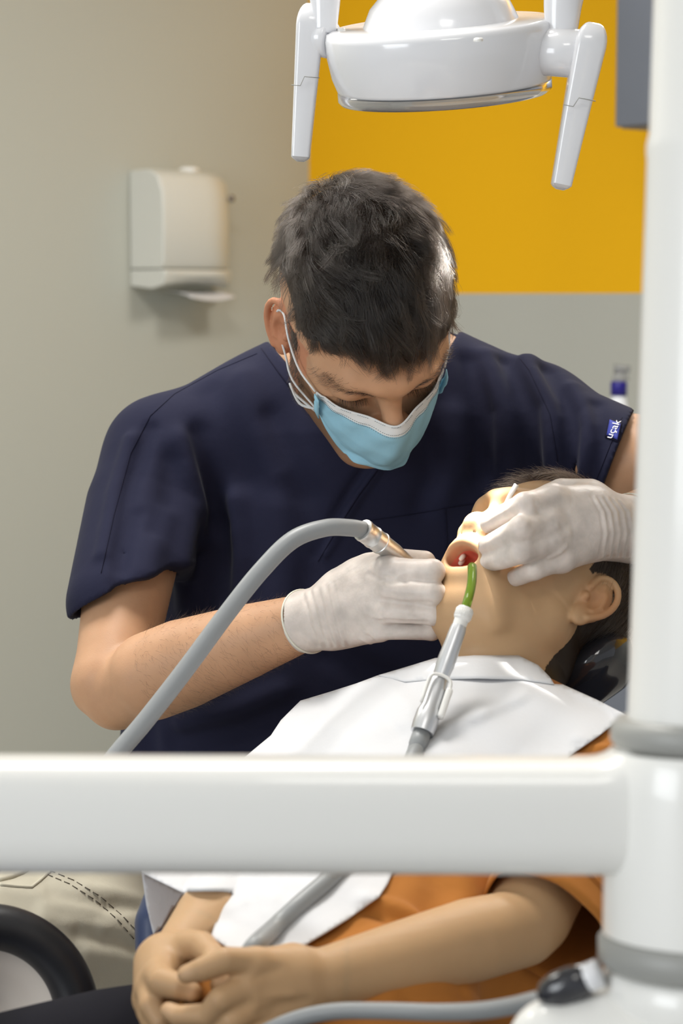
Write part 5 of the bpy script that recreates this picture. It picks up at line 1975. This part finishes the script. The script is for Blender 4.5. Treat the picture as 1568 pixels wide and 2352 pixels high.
# white sliding valve lever
lv = MB()
sx = np.cross(dxn, FWD); sx /= np.linalg.norm(sx)
if sx @ RIGHT < 0: sx = -sx
tow = np.cross(dxn, sx); tow = tow if tow @ FWD < 0 else -tow
p0 = sB + dxn * .001 + tow * .0085
lv.tube([p0 - sx * .0088 + dxn * .026, p0 - sx * .0088 + dxn * .004, p0 - sx * .004 - dxn * .0005, p0 + sx * .004 - dxn * .0005, p0 + sx * .0088 + dxn * .004, p0 + sx * .0088 + dxn * .020], .0014, 10, smooth_n=4)
lv.build('lever', M['white'], suc)
MB().box(p0 + sx * .0092 + dxn * .020 - tow * .002, dxn, sx, tow, (.013, .0028, .0045)).build('lever_button', M['white'], suc, bevel=.002)
MB().lathe(sC - dxn * .002, dxn, [(0, 0), (.0072, 0), (.0074, .012), (.0068, .014), (.0066, .022), (0, .022)], 32).build('hose_socket', M['hose'], suc)
hz = [sC + dxn * .018, bd(952, 1730, .010), bd(925, 1790, .009), bd(880, 1870, .009), bd(825, 1950, .009), bd(765, 2010, .009), bd(690, 2075, .009), bd(630, 2130, .009), at(585, 2172, 1.352), at(555, 2215, 1.357)]
MB().tube(hz, [.0064] * 10, 18, smooth_n=6).build('hose', M['hose'], suc)

# second grey hose crossing below the lap to the unit
hs2 = [at(480, 2460, 1.30), at(560, 2400, 1.29), at(660, 2348, 1.28), at(760, 2324, 1.27), at(880, 2322, 1.25), at(1000, 2325, 1.23), at(1100, 2322, 1.20), at(1180, 2310, 1.17), at(1245, 2296, 1.13), at(1300, 2300, 1.10)]
o = MB().tube(hs2, [.0052] * 10, 18, smooth_n=6).build('suction_hose', M['hose'])
tag(o, 'grey hose running across the lap into the base of the instrument arm', 'hose')

# ------------------------------------------------------------------ dentist's trousers
dt = Model()
dt.ell(at(690, 1990, 2.16), (.20, .13, .12), None, 0)
dt.chain([at(560, 2120, 2.13), at(330, 2160, 1.98), at(60, 2185, 1.86), at(-190, 2230, 1.76)], [.105, .098, .088, .078], .04)
dt.chain([at(860, 2150, 2.12), at(1060, 2190, 1.98), at(1260, 2280, 1.90)], [.105, .095, .08], .04)
dt.chain([at(-190, 2230, 1.76), at(-200, 2800, 1.84), at(-190, 3300, 1.90)], [.076, .068, .06], .03)
dt.chain([at(1260, 2280, 1.90), at(1270, 2900, 1.96), at(1270, 3300, 2.0)], [.076, .066, .06], .03)
dt.lazy(folds([
    ([(100, 2110), (220, 2130), (330, 2150)], .004, .008), ([(0, 2040), (120, 2060), (240, 2060)], .003, .01), ([(120, 2055), (230, 2075), (320, 2085)], -.003, .008),
    ([(180, 2140), (260, 2155), (330, 2180)], -.0035, .008), ([(230, 2130), (290, 2110), (335, 2105)], .0025, .006), ([(200, 2040), (270, 2050), (330, 2070)], .003, .007),
    ([(200, 2190), (270, 2200), (330, 2215)], .003, .009), ([(240, 2090), (290, 2080), (330, 2085)], -.0025, .005), ([(100, 2085), (200, 2092), (260, 2105)], .003, .006),
], ) )
dtr, df = sdf_object('trousers', dt, [(np.array((-.46, 1.55, .55)), np.array((.36, 2.34, .98)), .0035)], M['beige'], DEN, smooth=2)
DF = df[0]
seam_on(DF, [(108, 2008), (160, 2030), (220, 2068), (270, 2112), (312, 2162), (330, 2190)], 'leg_seam', M['beige_seam'], dtr, .0005, dash=(.004, .0015))
seam_on(DF, [(112, 1998), (170, 2022), (232, 2060), (284, 2106), (326, 2152)], 'leg_seam', M['beige_seam'], dtr, .0005, dash=(.004, .0015))
seam_on(DF, [(0, 2032), (40, 2036), (72, 2038), (92, 2022), (118, 1998)], 'pocket_seam', M['beige'], dtr, .0016)
seam_on(DF, [(-5, 2022), (25, 2014), (50, 2004), (60, 1998)], 'pocket_flap', M['beige'], dtr, .003)

# ------------------------------------------------------------------ treatment chair
chair = thing('treatment_chair', 'dark navy treatment chair the patient lies back on', 'dental chair', at(800, 2500, 1.6))
cr_ = Model()
cr_.rbox(CH - TN * .137 + TT * .05, (.175, .27, .045), TM, .04, 0)
sdf_object('backrest', cr_, [(CH - .36, CH + .36, .005)], M['navy_vinyl'], chair, smooth=2)
st_ = Model()
sc_ = at(520, 2640, 1.42)
sdir = np.array((TT[0], TT[1], 0)); sdir /= np.linalg.norm(sdir); sac = np.cross(ZV, sdir)
st_.rbox(sc_ + sdir * .12 - ZV * .045, (.19, .34, .045), np.array([sac, sdir, ZV]), .04, 0)
sdf_object('seat', st_, [(sc_ - .5, sc_ + .5, .006)], M['navy_vinyl'], chair, smooth=2)
sw = Model()
sw.chain([at(382, 2050, 1.60), at(362, 2120, 1.585), at(366, 2230, 1.57), at(400, 2330, 1.56)], [.016, .018, .018, .016], .02)
c = at(370, 2180, 1.58)
sdf_object('side_bolster', sw, [(c - .1, c + .1, .003)], M['navy_vinyl'], chair, smooth=2)
# headrest under the neck
hr = Model()
hc_ = at(1330, 1545, 1.83)
ux = cv(.80, .55, .25); ux /= np.linalg.norm(ux); vx = cv(.0, -.2, .98); vx -= ux * (vx @ ux); vx /= np.linalg.norm(vx); wx = np.cross(ux, vx)
hr.ell(hc_, (.050, .085, .030), np.array([ux, vx, wx]), 0)
hr.caps(at(1290, 1600, 1.80), at(1395, 1530, 1.80), .020, .022, .02)
sdf_object('headrest', hr, [(hc_ - .13, hc_ + .13, .003)], M['black_gloss'], chair, smooth=2)
b = MB(); b.tube([at(1404, 1432, 1.80), at(1426, 1462, 1.795), at(1428, 1500, 1.79), at(1410, 1545, 1.785)], [.009, .013, .012, .006], 18, smooth_n=5, squash=.6)
hp_ = b.build('headrest_shell', M['cream'], chair)
MB().tube([at(1406, 1438, 1.785), at(1418, 1465, 1.78), at(1418, 1492, 1.776), at(1408, 1525, 1.774)], [.002, .0028, .0028, .002], 10, smooth_n=5).build('piping', M['yellow'], hp_)
b = MB(); lathe_between(b, np.array((hc_[0] - .05, hc_[1], .46)), hc_ - ZV * .03, .022); b.build('headrest_stem', M['alu'], chair)
b = MB(); lathe_between(b, np.array((sc_[0], sc_[1], .002)), np.array((sc_[0], sc_[1], .05)), .24); lathe_between(b, np.array((sc_[0], sc_[1], .04)), sc_ - ZV * .085, .09)
b.build('pedestal', M['white'], chair)
b = MB(); b.tube([at(200, 2300, 1.55), at(250, 2284, 1.54), at(300, 2277, 1.53), at(350, 2276, 1.52)], .0035, 10, smooth_n=4).build('seat_piping', M['white'], chair)

# ------------------------------------------------------------------ padded round armrest at the lower left
ac = at(-38, 2352, 1.56)
arx = cv(.36, .20, -.91); arx /= np.linalg.norm(arx)
rest = thing('armrest', 'rounded armrest with black padded rim and cream shell beside the beige trousers', 'armrest', ac)
RO = .0905
prof = []
for k in range(25):
    t = 2 * math.pi * k / 24
    prof.append((RO - .0175 + .0175 * math.cos(t), .0005 + .019 * math.sin(t)))
MB().lathe(ac, arx, prof, 96).build('padded_rim', M['black_rubber'], rest)
MB().lathe(ac, arx, [(RO - .030, .008), (RO - .033, .007), (RO - .034, .000), (RO - .046, -.003), (RO - .050, -.009), (RO - .062, -.011), (RO - .066, -.019), (.008, -.022), (0, -.022)], 96).build('shell', M['cream'], rest)
MB().lathe(ac - arx * .004, arx, [(RO - .022, .006), (RO - .012, -.014), (0, -.028)], 64).build('back_shell', M['cream'], rest)
b = MB(); lathe_between(b, np.array((ac[0], ac[1] + .02, .02)), ac - arx * .03, .02); b.build('stem', M['alu'], rest)
b = MB(); lathe_between(b, np.array((ac[0], ac[1] + .02, .001)), np.array((ac[0], ac[1] + .02, .03)), .14); b.build('foot', M['black_rubber'], rest)
# dentist's stool
dst = at(690, 2000, 2.2)
stool = thing('stool', 'round black stool under the seated dentist', 'stool', np.array((dst[0], dst[1], 0)))
b = MB(); b.lathe(np.array((dst[0], dst[1], .76)), ZV, [(0, 0), (.15, 0), (.17, .02), (.17, .05), (.15, .07), (0, .075)], 48); b.build('seat', M['black_rubber'], stool)
b = MB(); lathe_between(b, np.array((dst[0], dst[1], .05)), np.array((dst[0], dst[1], .76)), .025); b.build('column', M['alu'], stool)
b = MB(); b.lathe(np.array((dst[0], dst[1], .001)), ZV, [(0, 0), (.24, 0), (.24, .02), (.03, .06), (0, .06)], 48); b.build('base', M['black_rubber'], stool)
